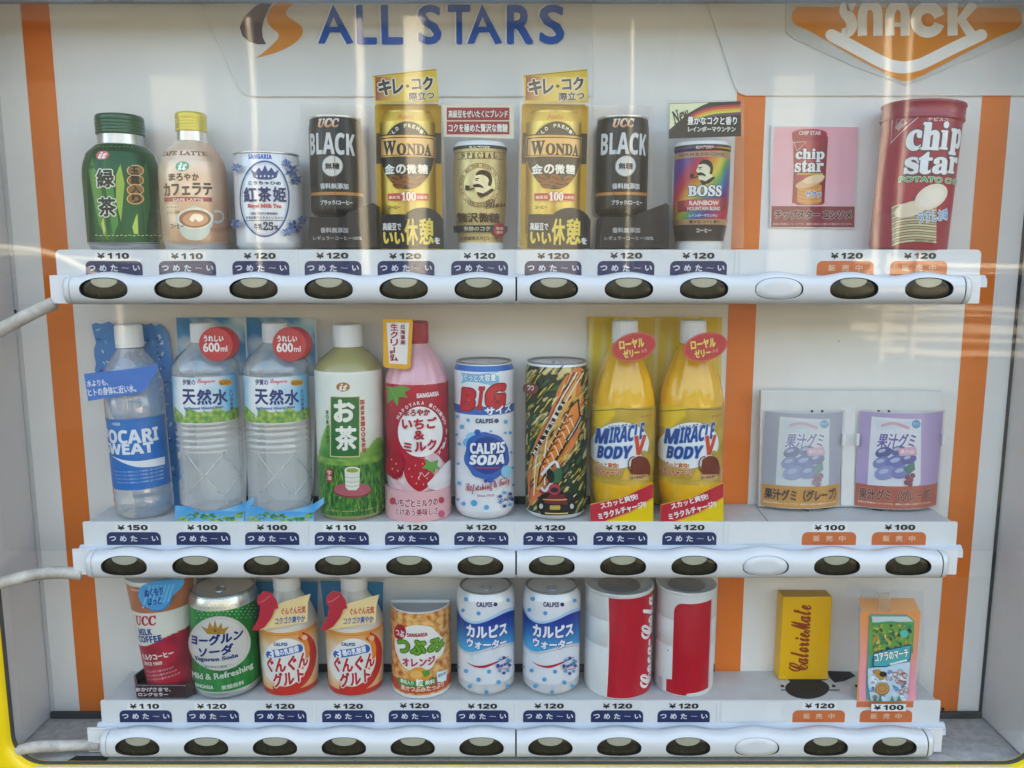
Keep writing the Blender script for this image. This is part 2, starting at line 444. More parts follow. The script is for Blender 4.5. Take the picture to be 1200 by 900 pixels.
        def smear(d, c, n):
            if d <= 0:
                s._emit(q, f, c, s.off()); return
            o = s.off()
            s._emit(q, f, c, o + .004)
            for i in range(n):
                a = 2 * math.pi * (i + .5) / n
                s._emit([(p[0] + d * math.cos(a), p[1] + d * math.sin(a)) for p in q], f, c, o + .0005 * i)
        if edge: smear(min((edge[0] + bold) * k, bw + em * .075), lin(edge[1]), 8)
        cc = lin(col) if not callable(col) else [lin(col((p[0] - u0) / (u1 - u0), (p[1] - z0) / (z1 - z0))) for p in q]
        smear(bw, cc, 6)
    def obj(s, name, parent, m=None, smooth=None):
        g = G(); g.add(s.v, s.f, 0, s.S.curved if smooth is None else smooth); o = obj(name, g, m or INK, parent)
        at_ = o.data.color_attributes.new('ink', 'FLOAT_COLOR', 'POINT')
        flat = []
        for c in s.c: flat += [c[0], c[1], c[2], 1.]
        at_.data.foreach_set('color', flat)
        return o
def smooth(pts, n=6):
    out = []
    for i in range(len(pts) - 1):
        p0, p1, p2, p3 = pts[max(i - 1, 0)], pts[i], pts[i + 1], pts[min(i + 2, len(pts) - 1)]
        for j in range(n):
            t = j / n
            out.append(tuple(.5 * (2 * p1[k] + (p2[k] - p0[k]) * t + (2 * p0[k] - 5 * p1[k] + 4 * p2[k] - p3[k]) * t * t + (3 * p1[k] - p0[k] - 3 * p2[k] + p3[k]) * t ** 3) for k in range(2)))
    return out + [tuple(pts[-1])]

# ------------------------------------------------------------------ main measures
LIP, WALL = 26.0, 95.0
PITCH_X = 76.0
SLOT0 = [at(122, 338, 0)[0], at(149, 664, 0)[0], at(160, 877, 0)[0]]
ROWZ = [0.0, at(606, 664.5, 0)[1], at(604, 877, 0)[1]]
SHELF = [at(600, 292.5, LIP)[1], at(600, 611.5, LIP)[1], at(600, 821, LIP)[1]]
SLOT0 = [at(605, 400, 0)[0] - 5.5 * PITCH_X] * 3
print('slots', SLOT0, 'rows', ROWZ, 'shelf', SHELF, [at(122, 338, 0)[0], at(149, 664, 0)[0], at(160, 877, 0)[0]])
def slot(i): return SLOT0[0] + PITCH_X * i

# ------------------------------------------------------------------ the ground in front of the machine
M_PAVE = mat('grey_pavement', (.075, .073, .068), .85, var=.3, vscale=3, bump=.4, bscale=120)
g = G(); g.add([(-40000, -40000, -RAIL_Z), (40000, -40000, -RAIL_Z), (40000, 40000, -RAIL_Z), (-40000, 40000, -RAIL_Z)], [(0, 1, 2, 3)])
tag(obj('pavement', g, M_PAVE), None, None, kind='structure')

# ------------------------------------------------------------------ across the street: only mirrored in the panes
M_FACADE = mat('opposite_facade', (.055, .054, .054), .7, var=.2, vscale=2)
M_PALE = mat('pale_painted_wood', (.74, .70, .62), .6, var=.1, vscale=2)
sb = thing('street_building', 'low dark street building with pale posts, mirrored faintly in the upper panes', 'building', (0, -13000, -RAIL_Z))
g = G(); g.box(-16000, 15000, -19000, -13000, -RAIL_Z, 3600, 20); obj('wall', g, M_FACADE, sb)
g = G(); g.box(-16600, 15600, -19500, -12300, 3600, 3900, 20); obj('roof', g, M_FACADE, sb)
for px, w in ((252, 30), (398, 55), (470, 130), (760, 20), (1098, 45), (1128, 30)):
    x = (px - 600) / FPX * 10800
    g = G(); g.box(x - w, x + w, -12000 - w, -12000 + w, -RAIL_Z + 800 * (px != 1128), 3590, 4); obj('post', g, M_PALE, sb)
sh_ = thing('shade_wall', 'unseen pale wall added behind the vending machine to shade the pavement', 'wall', (0, 760, -RAIL_Z))  # unseen blocker: keeps sun off the pavement that the panes mirror
g = G(); g.box(-5000, 5000, 760, 1100, -RAIL_Z, 5200, 10); obj('wall', g, M_PALE, sh_)
M_MID = mat('dull_reflection_panel', (.30, .285, .26), .7, var=.2, vscale=2)
for px0, px1 in ((610, 690), (948, 1002), (120, 190)):  # mid-tone panels added to mirror as broad soft bands in the glass
    g = G(); g.box((px0 - 600) / FPX * 11700, (px1 - 600) / FPX * 11700, -12990, -12940, -RAIL_Z + 900, 3500, 5); obj('reflection_panel', g, M_MID, sb)
gr_ = thing('reflection_tube', 'pale curved tube added out of view, mirrored at the left end of the upper pane', 'reflection prop', (-6000, -9000, -RAIL_Z))  # added out of view so its mirror image draws a bright sweep
def mir(px, py, y): D = 858 - y; return ((px - 600) / FPX * D, y, CAM.z + (305 - py) / FPX * D)
g = G(); g.tube([mir(*p, -9000) for p in smooth([(-60, 288), (-20, 288), (30, 291), (70, 298), (100, 312), (125, 330), (140, 345)], 6)], 42, 12); obj('rail', g, M_PALE, gr_)
g = G(); g.tube([mir(*p, -9000) for p in smooth([(-60, 297), (0, 297), (60, 299), (110, 302), (170, 304)], 6)], 20, 10); obj('rail', g, M_PALE, gr_)
g = G(); a_ = mir(140, 345, -9000); g.tube([a_, (a_[0], a_[1], -RAIL_Z)], 42, 12); obj('post', g, M_PALE, gr_)
fe = thing('reflection_slats', 'pale sunlit slats added out of view, mirrored at the right end of the panes', 'fence', (6500, -10200, -RAIL_Z))  # sunlit slats added behind the camera to make streaks in the glass
zz = -RAIL_Z + 120
for i, h in enumerate((70, 40, 110, 30, 60, 150, 45, 90, 60)):
    g = G(); z0 = zz; b = bmesh.new(); zz += h + random.choice((70, 110, 55))
    g.v = []; g.box(4900 - (i % 3) * 160, 12500, -10215, -10190, z0, z0 + h, 3)
    g.v = [(p[0], p[1], p[2] + (p[0] - 4900) * -.035) for p in g.v]; obj('slat', g, M_PALE, fe); b.free()
for x in (4960, 5400, 8200, 11000):
    g = G(); g.box(x, x + 60, -10180, -10120, -RAIL_Z, zz - RAIL_Z * 0 - 60, 3); obj('post', g, M_PALE, fe)

# ------------------------------------------------------------------ the machine
XL, XR = -562.0, 572.0
FLZ = at(600, 840, WALL)[1]          # floor at the back
TOPZ = at(600, 5, WALL)[1]           # underside of the lamp housing at the back
DOORY = -14.0
vm = thing('vending_machine', 'white vending machine showcase with yellow door edge and orange vertical stripes', 'vending machine', (0, WALL, -RAIL_Z))
g = G(); g.box(XL - 8, XR + 8, WALL, WALL + 12, FLZ - 60, TOPZ + 80, .5)
back = obj('back_panel', g, M_PANEL, vm)
for nm, x0, x1 in (('orange_stripe', -527.0, -496.5), ('orange_stripe', 245.0, 276.2), ('orange_stripe', 512.2, 543.2)):
    g = G(); g.box(x0, x1, WALL - .5, WALL - .05, FLZ + 1, TOPZ + 60); obj(nm, g, M_STRIPE, back)
for xs in (-558.0,):    # the panel's left trim line
    g = G(); g.box(xs - 3.5, xs + .5, WALL - 1.2, WALL - .1, FLZ, TOPZ + 60); obj('panel_seam', g, M_SIDE, back)
for px, py, r in ((45, 683, 1.6), (47, 676, 0), (75, 836, 2.6), (1014, 483, 0), (1105, 831, 2.0), (983, 400, .6), (120, 655, .8), (18, 365, 2.2)):
    if r:
        x, z = at(px, py, WALL - 1)
        g = G(); g.lathe(x, WALL - .9, [(z - r, r * .5), (z, r), (z + r, r * .5)], 10); obj('screw', g, M_GAP, back)
# side walls of the showcase; they run forward to the door
g = G(); g.box(XL - 14, XL, -2, WALL - .2, FLZ + 1.5, TOPZ + 70, 1.5)
g.box(XL - 24, XL - 14.2, -6, 0, FLZ + 1.5, TOPZ + 70, 1.5)
obj('side_wall', g, M_SIDE, vm)
g = G(); g.box(XR, XR + 14, -2, WALL - .2, FLZ + 1.5, TOPZ + 70, 1.5); obj('side_wall', g, M_SIDE, vm)
g = G(); g.box(XR - 3.2, XR - .1, WALL - 2.5, WALL - .3, FLZ, TOPZ + 60, .5); obj('corner_gasket', g, M_GASKET, vm)
g = G()
g.box(XL - 20, XR + 20, -8, WALL, FLZ - 12, FLZ, 1)
fl = obj('cabinet_floor', g, M_FLOOR, vm)
g = G(); g.box(XL - 10, XR + 10, -11.5, -8.3, FLZ - 12, FLZ + 3.2, 1); obj('floor_lip', g, M_SHELF, vm)
g = G(); g.box(XL + 1, XR - 1, WALL - 5, WALL - .6, FLZ + .1, FLZ + 8.5, .8); obj('floor_gasket', g, M_GASKET, vm)
for x0, x1, y0, y1 in ((-498, -452, 2, 15), (-482, -452, 52, 60)):      # slots cut in the floor at the left
    g = G(); g.prism([(x0, 0), (x1, 0), (x1, 1), (x0, 1)], 0, 1)
    g.v = [(p[0] + (8 if p[1] > .5 and p[0] < x0 + 1 else 0), y0 + p[1] * (y1 - y0), FLZ + .2 + p[2] * .1) for p in g.v]
    obj('floor_slot', g, M_GAP, fl)
for i in range(34):      # grit gathered along the front lip
    x = random.choice([random.uniform(-560, -380), random.uniform(380, 560), random.uniform(-560, 560)])
    r = random.uniform(.6, 1.9); g = G() if i == 0 else g
    g.lathe(x, random.uniform(-9, 5), [(FLZ + .1, r), (FLZ + r * .5 + 3.2 * (random.random() < .0), r * .6), (FLZ + r * .8, .1)], 7)
tag(obj('grit', g, mat('brown_grit', (.06, .05, .04), .9), vm), None, None, kind='stuff')
# lamp housing that roofs the showcase
g = G(); g.box(XL - 10, XR + 10, 16, WALL, TOPZ, TOPZ + 60, 2); obj('lamp_housing', g, mat('grey_lamp_housing', (.12, .12, .12), .5), vm)
# yellow door with a round-cornered opening
def rr(x0, x1, z0, z1, r, n=10):
    pts = []
    for cx, cz, a0 in ((x1 - r, z1 - r, 0), (x0 + r, z1 - r, 90), (x0 + r, z0 + r, 180), (x1 - r, z0 + r, 270)):
        pts += [(cx + r * math.cos(R(a0 + 90 * i / n)), cz + r * math.sin(R(a0 + 90 * i / n))) for i in range(n + 1)]
    return pts
OX0 = at(0, 800, DOORY)[0]; OX1 = at(1224, 860, DOORY)[0]; OZ0 = at(600, 902, DOORY)[1]; OZ1 = TOPZ + 34
inn = rr(OX0, OX1, OZ0, OZ1, 34); rim = rr(OX0 - 7, OX1 + 7, OZ0 - 7, OZ1 + 7, 41)
out = rr(OX0 - 60, OX1 + 130, -RAIL_Z + 60, OZ1 + 160, 30)
g = G(); n = len(inn)
rings = [[(p[0], DOORY + 16, p[1]) for p in inn], [(p[0], DOORY + 3, p[1]) for p in inn],
         [((p[0] * .7 + q[0] * .3), DOORY + .6, (p[1] * .7 + q[1] * .3)) for p, q in zip(inn, rim)],
         [(q[0], DOORY - 1.2, q[1]) for q in rim],
         [(q[0], DOORY - 1.2, q[1]) for q in out], [(q[0], DOORY + 60, q[1]) for q in out]]
v = [p for r_ in rings for p in r_]; f = []
for j in range(len(rings) - 1):
    for i in range(n):
        a, b = j * n + i, j * n + (i + 1) % n; f.append((a, b, b + n, a + n))
g.add(v, f, 0, True); obj('door_frame', g, M_YELLOW, vm)
g = G(); gi = rr(OX0 + 1.5, OX1 - 1.5, OZ0 + 1.0, OZ1 - 1.5, 33)
v = [(p[0], DOORY + 9, p[1]) for p in inn] + [(p[0], DOORY + 9, p[1]) for p in gi] + [(p[0], DOORY + 14, p[1]) for p in gi]
f = []
for j in range(2):
    for i in range(n):
        a, b = j * n + i, j * n + (i + 1) % n; f.append((a, b, b + n, a + n))
g.add(v, f, 0, True); obj('door_gasket', g, M_GASKET, vm)
# cabinet body behind the showcase
g = G(); g.box(OX0 - 58, OX1 + 128, WALL + 12.5, WALL + 600, -RAIL_Z + 60, OZ1 + 150, 6)
g.box(OX0 - 40, OX1 + 110, WALL, WALL + 580, -RAIL_Z, -RAIL_Z + 60, 3)
obj('cabinet_body', g, M_YELLOW, vm)

# shelves: price rail, ledge, plate
TAG_I = [0, 1, 2, 3, 4, 5, 6, 7, 8, 10, 11]
SX = [(-473.6, 486.9), (-468.2, 485.9), (-464.4, 483.7)]
shelves = []
STH = 27.0
for k in range(3):
    sz = SHELF[k]; x0, x1 = SX[k]
    g = G(); g.box(x0 + 4, x1 - 4, LIP + 2.2, WALL - .6, sz - 2.6, sz - .6, .6)
    sh = obj('shelf_plate', g, M_SHELF, vm)
    g = G(); rc = 5 if k == 0 else 2
    pts = [(x0, sz - STH)] + [(x0 + rc - rc * math.cos(R(a)), sz - rc + rc * math.sin(R(a))) for a in (0, 30, 60, 90)] + [(x1 - rc + rc * math.sin(R(a)), sz - rc + rc * math.cos(R(a))) for a in (0, 30, 60, 90)] + [(x1, sz - STH)]
    g.prism(pts, LIP, LIP + 2, bev=.4)
    pr = obj('price_rail', g, M_STRIP, vm)
    g = G(); lz = sz - STH
    b0, b1 = x0 - 4, x1 + 5
    sec = [(LIP + 1.8, lz + .8), (LIP - 1, lz + .8), (LIP - 5.5, lz - 4), (LIP - 6, lz - 11.5), (LIP + 1.8, lz - 12)]
    v = [(b0, y, z) for y, z in sec] + [(b1, y, z) for y, z in sec]; m_ = len(sec)
    g.add(v, [(i, (i + 1) % m_, (i + 1) % m_ + m_, i + m_) for i in range(m_)] + [tuple(range(m_))[::-1], tuple(range(m_, 2 * m_))])
    obj('ledge', g, M_LEDGE, vm)
    # clear-plastic label windows on the rail: thin raised joints between them
    for i in (3, 6, 9):
        xx = slot(i) - PITCH_X / 2
        g = G(); g.box(xx - 1.2, xx + 1.2, LIP - .9, LIP - .05, sz - STH + 1.4, sz - 1.2, .3); obj('label_joint', g, M_BRACKET, pr)
    shelves.append((sh, pr))
# dark slots along the back of the plates and round the snack holders
for k, sp in ((1, [(603, 604.5, 690, 697), (420, 0, 0, 0)]), (2, [])): pass
def slab(parent, name, m, pts_px, Z):
    q = [onshelf(px, py, Z) for px, py in pts_px]
    g = G(); t = tessellate_polygon([[Vector((a, b, 0)) for a, b in q]]); g.add([(a, b, Z) for a, b in q], [tuple(w) for w in t])
    return obj(name, g, m, parent)
for k, row in ((1, (606, 598)), (2, (797, 786))):
    for i in range(9):
        cx = slot(i) + PITCH_X / 2 * (1 if i % 2 else 1)
        g = G(); g.box(cx - 12, cx + 12, WALL - 3, WALL - 1.3, SHELF[k] - .5, SHELF[k] + 9)
        obj('plate_slot', g, M_GAP, shelves[k][0])
slab(shelves[2][0], 'snack_hole', M_GAP, [(946 + 26 * math.cos(R(a)), 806 + (13 if math.sin(R(a)) > 0 else 11) * math.sin(R(a))) for a in range(0, 360, 15)], SHELF[2] - .4)
slab(shelves[2][0], 'snack_hole', M_GAP, [(920, 793), (927, 800), (970, 797), (968, 791)], SHELF[2] - .3)
slab(shelves[2][0], 'snack_hole', M_GAP, [(969, 786), (996, 787), (1003, 792), (990, 798), (978, 800), (972, 794)], SHELF[2] - .4)
slab(shelves[2][0], 'snack_slot', M_GAP, [(915, 808), (984, 808), (984, 809.2), (915, 809.2)], SHELF[2] - .2)
for p in ((917, 804), (977, 804), (1004, 804)):
    slab(shelves[2][0], 'snack_slot', M_GAP, [(p[0] - 2, p[1] - 2), (p[0] + 2, p[1] - 1), (p[0] + 2, p[1] + 1.5), (p[0] - 2, p[1] + 1)], SHELF[2] - .25)
for a, b in (((938, 596), (948, 599)), ((955, 595), (970, 597)), ((1022, 596), (1034, 599)), ((1042, 597), (1056, 595))):
    slab(shelves[1][0], 'plate_slot', M_GAP, [a, (b[0], b[1] - 1.5), b, (a[0], a[1] + 1)], SHELF[1] - .4)
g = G(); a = onshelf(886, 594, SHELF[1]); b = onshelf(900, 611, SHELF[1])
g.add([(a[0], a[1], SHELF[1] - .4), (a[0] + .9, a[1], SHELF[1] - .4), (b[0] + .9, b[1], SHELF[1] - .4), (b[0], b[1], SHELF[1] - .4)], [(0, 1, 2, 3)])
obj('plate_seam', g, M_GASKET, shelves[1][0])

# price stickers and temperature labels
def price_art(txt, worn=0):
    a = Art(Flat(LIP - .35)); return a
def mk_price(i, k, txt, paper=False):
    x = slot(i); sz = SHELF[k]; S = Flat(LIP - .1); a = Art(S)
    zc = sz - 6.4; sx = {0: 5.6, 1: -.8, 2: .4}[k] * 0
    if paper:
        a._emit([(x - 19.5, zc - 4.6), (x + 19.5, zc - 4.6), (x + 19.5, zc + 4.2), (x - 19.5, zc + 4.2)], [(0, 1, 2, 3)], lin((.80, .80, .79)), a.off())
    a._txt('¥', x - 16.6, x - 8.6, zc - 3.1, zc + 3.1, (.02, .02, .022), .9, 0, 0, None)
    for j, ch in enumerate(txt[1:]): a._txt({'0': '𝟬', '1': '𝟭', '2': '𝟮', '5': '𝟱'}[ch], x - 8 + j * 8.4 + (1.9 if ch == '1' else 0), x - .1 + j * 8.4 - (.9 if ch == '1' else 0), zc - 3.1, zc + 3.1, (.02, .02, .022), .5, 0, 0, None)
    return a.obj('price_sticker', shelves[k][1], INK_VINYL)
PR = [['¥110', '¥110'] + ['¥120'] * 9, ['¥150', '¥100', '¥100', '¥110'] + ['¥120'] * 5 + ['¥100', '¥100'], ['¥110'] + ['¥120'] * 9 + ['¥100']]
PAPER = {(0, 0), (0, 1), (0, 5), (1, 0), (1, 1), (1, 3), (1, 9), (2, 0), (2, 1), (2, 9), (2, 10)}
cache = {}
def copy_part(src, dx, dz, name=None):
    c = src.copy(); C.objects.link(c); c.location = src.location + Vector((dx, 0, dz)) * .001; return c
def arch(x, z0, z1, hw, r):
    pts = [(x - hw, z0), (x + hw, z0)]
    pts += [(x + hw - r + r * math.cos(R(q)), z1 - r + r * math.sin(R(q))) for q in range(0, 91, 15)]
    pts += [(x - hw + r - r * math.sin(R(q)), z1 - r + r * math.cos(R(q))) for q in range(0, 91, 15)]
    return pts
def mk_cold(i, k, sold=False):
    x = slot(i); sz = SHELF[k]; a = Art(Flat(LIP - .1)); z1 = sz - 11.6; z0 = sz - STH + .6
    a.uvpoly(arch(x, z0, z1, 29.6, 6), (.62, .15, .045) if sold else (.012, .022, .095))
    if sold:
        for j, ch in enumerate('販売中'): a._txt(ch, x - 17.5 + j * 14, x - 10 + j * 14, z0 + 4.2, z0 + 11, (.72, .45, .30), .35, 0, 0, None)
    else:
        for j, (ch, w, h) in enumerate((('つ', 7.2, 5.4), ('め', 7.2, 6.8), ('た', 7.2, 6.8), ('〜', 7.6, 2.4), ('い', 7.2, 5.6))):
            cx = x - 23 + j * 11.6
            v, f, asp = glyphs(ch)
            a._txt(ch, cx - w / 2, cx + w / 2, z0 + 7.5 - h / 2, z0 + 7.5 + h / 2, (.66, .68, .74), .28, 0, 0, None)
    return a.obj('sold_label' if sold else 'temperature_label', shelves[k][1], INK_VINYL)
for k in range(3):
    for n_, i in enumerate(TAG_I):
        txt = PR[k][n_]; key = (txt, (k, n_) in PAPER); dx0 = random.uniform(-1.2, 1.2)
        if key not in cache: cache[key] = (mk_price(i, k, *key), i, k)
        else:
            s_, i0, k0 = cache[key]; c = copy_part(s_, slot(i) - slot(i0) + dx0, SHELF[k] - SHELF[k0] + random.uniform(-.4, .3)); c.parent = shelves[k][1]
            if (k, n_) == (2, 10): c.location.y -= .0035
        key = 'sold' if i > 8 else 'cold'
        if key not in cache: cache[key] = (mk_cold(i, k, i > 8), i, k)
        else:
            s_, i0, k0 = cache[key]; c = copy_part(s_, slot(i) - slot(i0) + dx0 * .5, SHELF[k] - SHELF[k0]); c.parent = shelves[k][1]
# scuffed empty label window at the blank slot
for k in range(3):
    x = slot(9); g = G(); g.box(x - 34, x + 34, LIP - .5, LIP - .1, SHELF[k] - STH + 1.5, SHELF[k] - 3, .2); obj('blank_label_window', g, M_BRACKET, shelves[k][1])

# button rails: glossy white wavy mouldings with recessed smoked buttons
RH = 14.6; RC = -1.2
def rail_top(x):
    ph = (x - slot(0)) / PITCH_X
    return 13.4 + 4.2 * (.5 + .5 * math.cos(2 * math.pi * ph)) ** 1.3
def hole_outline(x, s=1.0, n=40):
    pts = []
    for i in range(n):
        a = 2 * math.pi * i / n; c_, s_ = math.cos(a), math.sin(a)
        X = 24.6 * math.copysign(abs(c_) ** .86, c_); Z = (11.4 if s_ > 0 else 10.6) * math.copysign(abs(s_) ** (1.0 if s_ > 0 else .72), s_)
        pts.append((x + X * s, 0.3 + Z * s))
    return pts
def rail_sec(x, shrink=1.):
    zt = rail_top(x) * shrink; zb = -16.0 * shrink; pts = []
    m = 18
    for j in range(m + 1):
        a = math.pi * j / m - math.pi / 2     # bottom -> top round the front
        s_, c_ = math.sin(a), math.cos(a)
        z = (zt if s_ > 0 else -zb) * math.copysign(abs(s_) ** .8, s_); y = 17.0 - 17.0 * abs(c_) ** .62 * (1 if shrink == 1. else shrink)
        pts.append((y, z))
    return pts
def rail_mesh(x0, x1, holes):
    xs = []; x = x0
    while x < x1 - .01: xs.append(x); x += 3.0
    xs.append(x1); g = G(); v = []; f = []
    secs = [rail_sec(x) for x in xs]; m_ = len(secs[0])
    for x, s_ in zip(xs, secs): v += [(x, y, z) for y, z in s_]
    for i in range(len(xs) - 1):
        for j in range(m_):
            a = i * m_ + j; b = i * m_ + (j + 1) % m_; f.append((a, b, b + m_, a + m_))
    f.append(tuple(range(m_))[::-1]); f.append(tuple((len(xs) - 1) * m_ + j for j in range(m_)))
    g.add(v, f, 0, True)
    o = obj('button_rail', g, [M_RAIL, M_GAP], vm)
    cg = G()
    for h in holes: cg.prism(hole_outline(h), -10, 9.5)
    co = obj('cutter', cg, [M_GAP], vm); o.data.materials[1] = M_GASKET
    bm_ = bmesh.new(); bm_.from_mesh(o.data); bmesh.ops.recalc_face_normals(bm_, faces=bm_.faces[:]); bm_.to_mesh(o.data); bm_.free()
    md = o.modifiers.new('cut', 'BOOLEAN'); md.object = co; md.operation = 'DIFFERENCE'; md.solver = 'EXACT'
    try: md.material_mode = 'TRANSFER'
    except Exception: pass
    bv = o.modifiers.new('soft', 'BEVEL'); bv.width = .0006; bv.segments = 2; bv.limit_method = 'ANGLE'; bv.angle_limit = R(50)
    dg = bpy.context.evaluated_depsgraph_get(); me = bpy.data.meshes.new_from_object(o.evaluated_get(dg))
    o.modifiers.clear(); o.data = me; bpy.data.objects.remove(co)
    me.polygons.foreach_set('use_smooth', [True] * len(me.polygons))
    me.set_sharp_from_angle(angle=R(40))
    return o
def button(x):
    g = G(); n_ = 40; o1 = hole_outline(x, .985); o2 = hole_outline(x, .93); o3 = hole_outline(x, .6); o4 = hole_outline(x, .25)
    v = []; f = []
    for o_, y in ((o1, 9.4), (o1, 3.6), (o2, 2.9), (o3, 2.5), (o4, 2.4)): v += [(p[0], y, p[1]) for p in o_]
    for j in range(4):
        for i in range(n_): f.append((j * n_ + i, j * n_ + (i + 1) % n_, (j + 1) * n_ + (i + 1) % n_, (j + 1) * n_ + i))
    f.append(tuple(4 * n_ + i for i in range(n_))); g.add(v, f, 0, True)
    # reflection inside the smoked button, put in as a khaki segment under its top edge
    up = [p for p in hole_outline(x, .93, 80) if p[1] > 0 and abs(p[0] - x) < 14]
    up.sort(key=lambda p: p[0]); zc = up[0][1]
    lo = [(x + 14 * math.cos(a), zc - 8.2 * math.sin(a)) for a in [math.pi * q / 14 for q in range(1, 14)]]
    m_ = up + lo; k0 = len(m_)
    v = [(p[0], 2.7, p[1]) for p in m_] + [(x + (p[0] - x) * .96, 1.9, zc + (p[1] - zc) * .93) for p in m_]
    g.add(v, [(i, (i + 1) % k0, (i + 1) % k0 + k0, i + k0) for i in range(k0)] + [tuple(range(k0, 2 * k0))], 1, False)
    return g
def blank(x):
    g = G(); n_ = 40; v = []; f = []
    for s_, y in ((.965, 9.4), (.965, 1.6), (.94, .9), (.5, .4)): v += [(p[0], y, p[1]) for p in hole_outline(x, s_)]
    for j in range(3):
        for i in range(n_): f.append((j * n_ + i, j * n_ + (i + 1) % n_, (j + 1) * n_ + (i + 1) % n_, (j + 1) * n_ + i))
    f.append(tuple(3 * n_ + i for i in range(n_))); g.add(v, f, 0, True); return g
xm = (slot(5) + slot(6)) / 2; xa = slot(0) - 34.5; xb = slot(11) + 36.5
railL = rail_mesh(xa, xm - .9, [slot(i) for i in range(6)])
railR = rail_mesh(xm + .9, xb, [slot(i) for i in range(6, 12)])
bt = [obj('selection_button', button(slot(0)), [M_BUTTON, M_BUTTON_REFL], railL)]
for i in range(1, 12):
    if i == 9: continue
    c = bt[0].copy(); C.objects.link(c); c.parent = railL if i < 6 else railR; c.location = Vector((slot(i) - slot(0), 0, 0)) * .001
bc = obj('blank_cover', blank(slot(9)), M_RAIL, railR)
def cap(x0, x1):
    g = G(); v = []; f = []; N = 8
    for q in range(N + 1):
        t = q / N; x = x0 + (x1 - x0) * math.sin(t * math.pi / 2); sh = max(.04, math.cos(t * math.pi / 2) ** .45)
        s_ = rail_sec(x0, 1.0); v += [(x, 17 - (17 - y) * sh, z * (.62 + .38 * sh)) for y, z in s_]
    m_ = len(rail_sec(x0))
    for i in range(N):
        for j in range(m_ - 1):
            a = i * m_ + j; f.append((a, a + 1, a + 1 + m_, a + m_) if x1 > x0 else (a + m_, a + 1 + m_, a + 1, a))
    f.append(tuple(N * m_ + j for j in range(m_))); f.append(tuple(range(m_)))
    g.add(v, f, 0, True); return g
capL = obj('rail_end_cap', cap(xa - 1.1, xa - 10.5), M_RAIL, vm)
capR = obj('rail_end_cap', cap(xb + 1.1, xb + 10.5), M_RAIL, vm)
g = G(); g.box(xa - 29, xa + 4, 17.2, 20.5, -15.5, 13.5, .6); g.box(xa - 14, xa - 3, 16.7, 17.15, 3, 9, .2); brL = obj('rail_bracket', g, M_BRACKET, vm)
g = G(); g.box(xb - 4, xb + 25, 17.2, 20.5, -15.5, 13.5, .6); brR = obj('rail_bracket', g, M_BRACKET, vm)
g = G(); g.box(xa - 1.5, xb + 1.5, 8, 16.8, -12, 12); bk = obj('rail_core', g, M_GAP, vm)
rails = [(railL, railR, capL, capR, brL, brR, bk)]
for k in (1, 2):
    for o_ in rails[0]:
        c = o_.copy(); C.objects.link(c); c.parent = vm; c.location = Vector((0, 0, ROWZ[k])) * .001
        for ch in o_.children:
            d = ch.copy(); C.objects.link(d); d.parent = c

# corrugated white cable hoses that run from the rail brackets to the cabinet side
def hose(pts, r):
    P = []
    for i in range(len(pts) - 1):
        p0, p1, p2, p3 = [Vector(pts[j]) for j in (max(i - 1, 0), i, i + 1, min(i + 2, len(pts) - 1))]
        for j in range(10):
            t = j / 10; P.append(.5 * (2 * p1 + (p2 - p0) * t + (2 * p0 - 5 * p1 + 4 * p2 - p3) * t * t + (3 * p1 - p0 - 3 * p2 + p3) * t ** 3))
    P.append(Vector(pts[-1])); g = G(); g.tube(P, r); return g
def pp(px, py, Y): x, z = at(px, py, Y); return (x, Y, z)
obj('cable_hose', hose([pp(64, 355, 21), pp(48, 362, 17), pp(24, 374, 10), pp(-4, 389, 3), pp(-40, 408, -3)], 6.9), M_HOSE, vm)
obj('cable_hose', hose([pp(96, 673, 21), pp(78, 671, 18), pp(50, 672, 12), pp(20, 678, 6), pp(-6, 685, 2), pp(-40, 694, -2)], 6.6), M_HOSE, vm)
obj('cable_hose', hose([pp(118, 873, 21), pp(100, 873, 19), pp(72, 874, 14), pp(44, 875, 6), pp(24, 879, -1), pp(12, 884, -5)], 6.3), M_HOSE, vm)

# header film with its print, and the snack sign
S = Flat(WALL - 2.6)
def film(pts, name):
    q = [S.P(*p) for p in pts]; g = G(); g.prism([(a, b) for a, b in q], WALL - 2.5, WALL - 1.9); return obj(name, g, M_FILM, vm)
f1 = film([(222, -30), (236, 8), (278, 100), (285, 109), (295, 113), (694, 113), (694, -30)], 'header_film')
f2 = film([(814, -30), (828, 0), (861, 100), (866, 109), (874, 112), (1240, 112), (1240, -30)], 'header_film')
a = Art(Flat(WALL - 2.6))
BL = '#1f55b4'
a.poly([(329, -8), (315, -2), (298, 8), (286, 20), (281, 32), (284, 42), (292, 49), (302, 52), (312, 52), (308, 44), (307, 34), (309, 24), (315, 10), (322, 0)], '#5c4c52')
a.poly(smooth([(352, -6), (345, 3), (336, 12), (336, 18), (345, 25), (353, 31), (355, 38), (350, 46), (340, 54), (322, 62), (300, 68)], 5)[0:] + smooth([(300, 68), (314, 57), (325, 46), (326, 39), (318, 32), (313, 24), (314, 16), (323, 4), (335, -6)], 5), '#e58a3a')
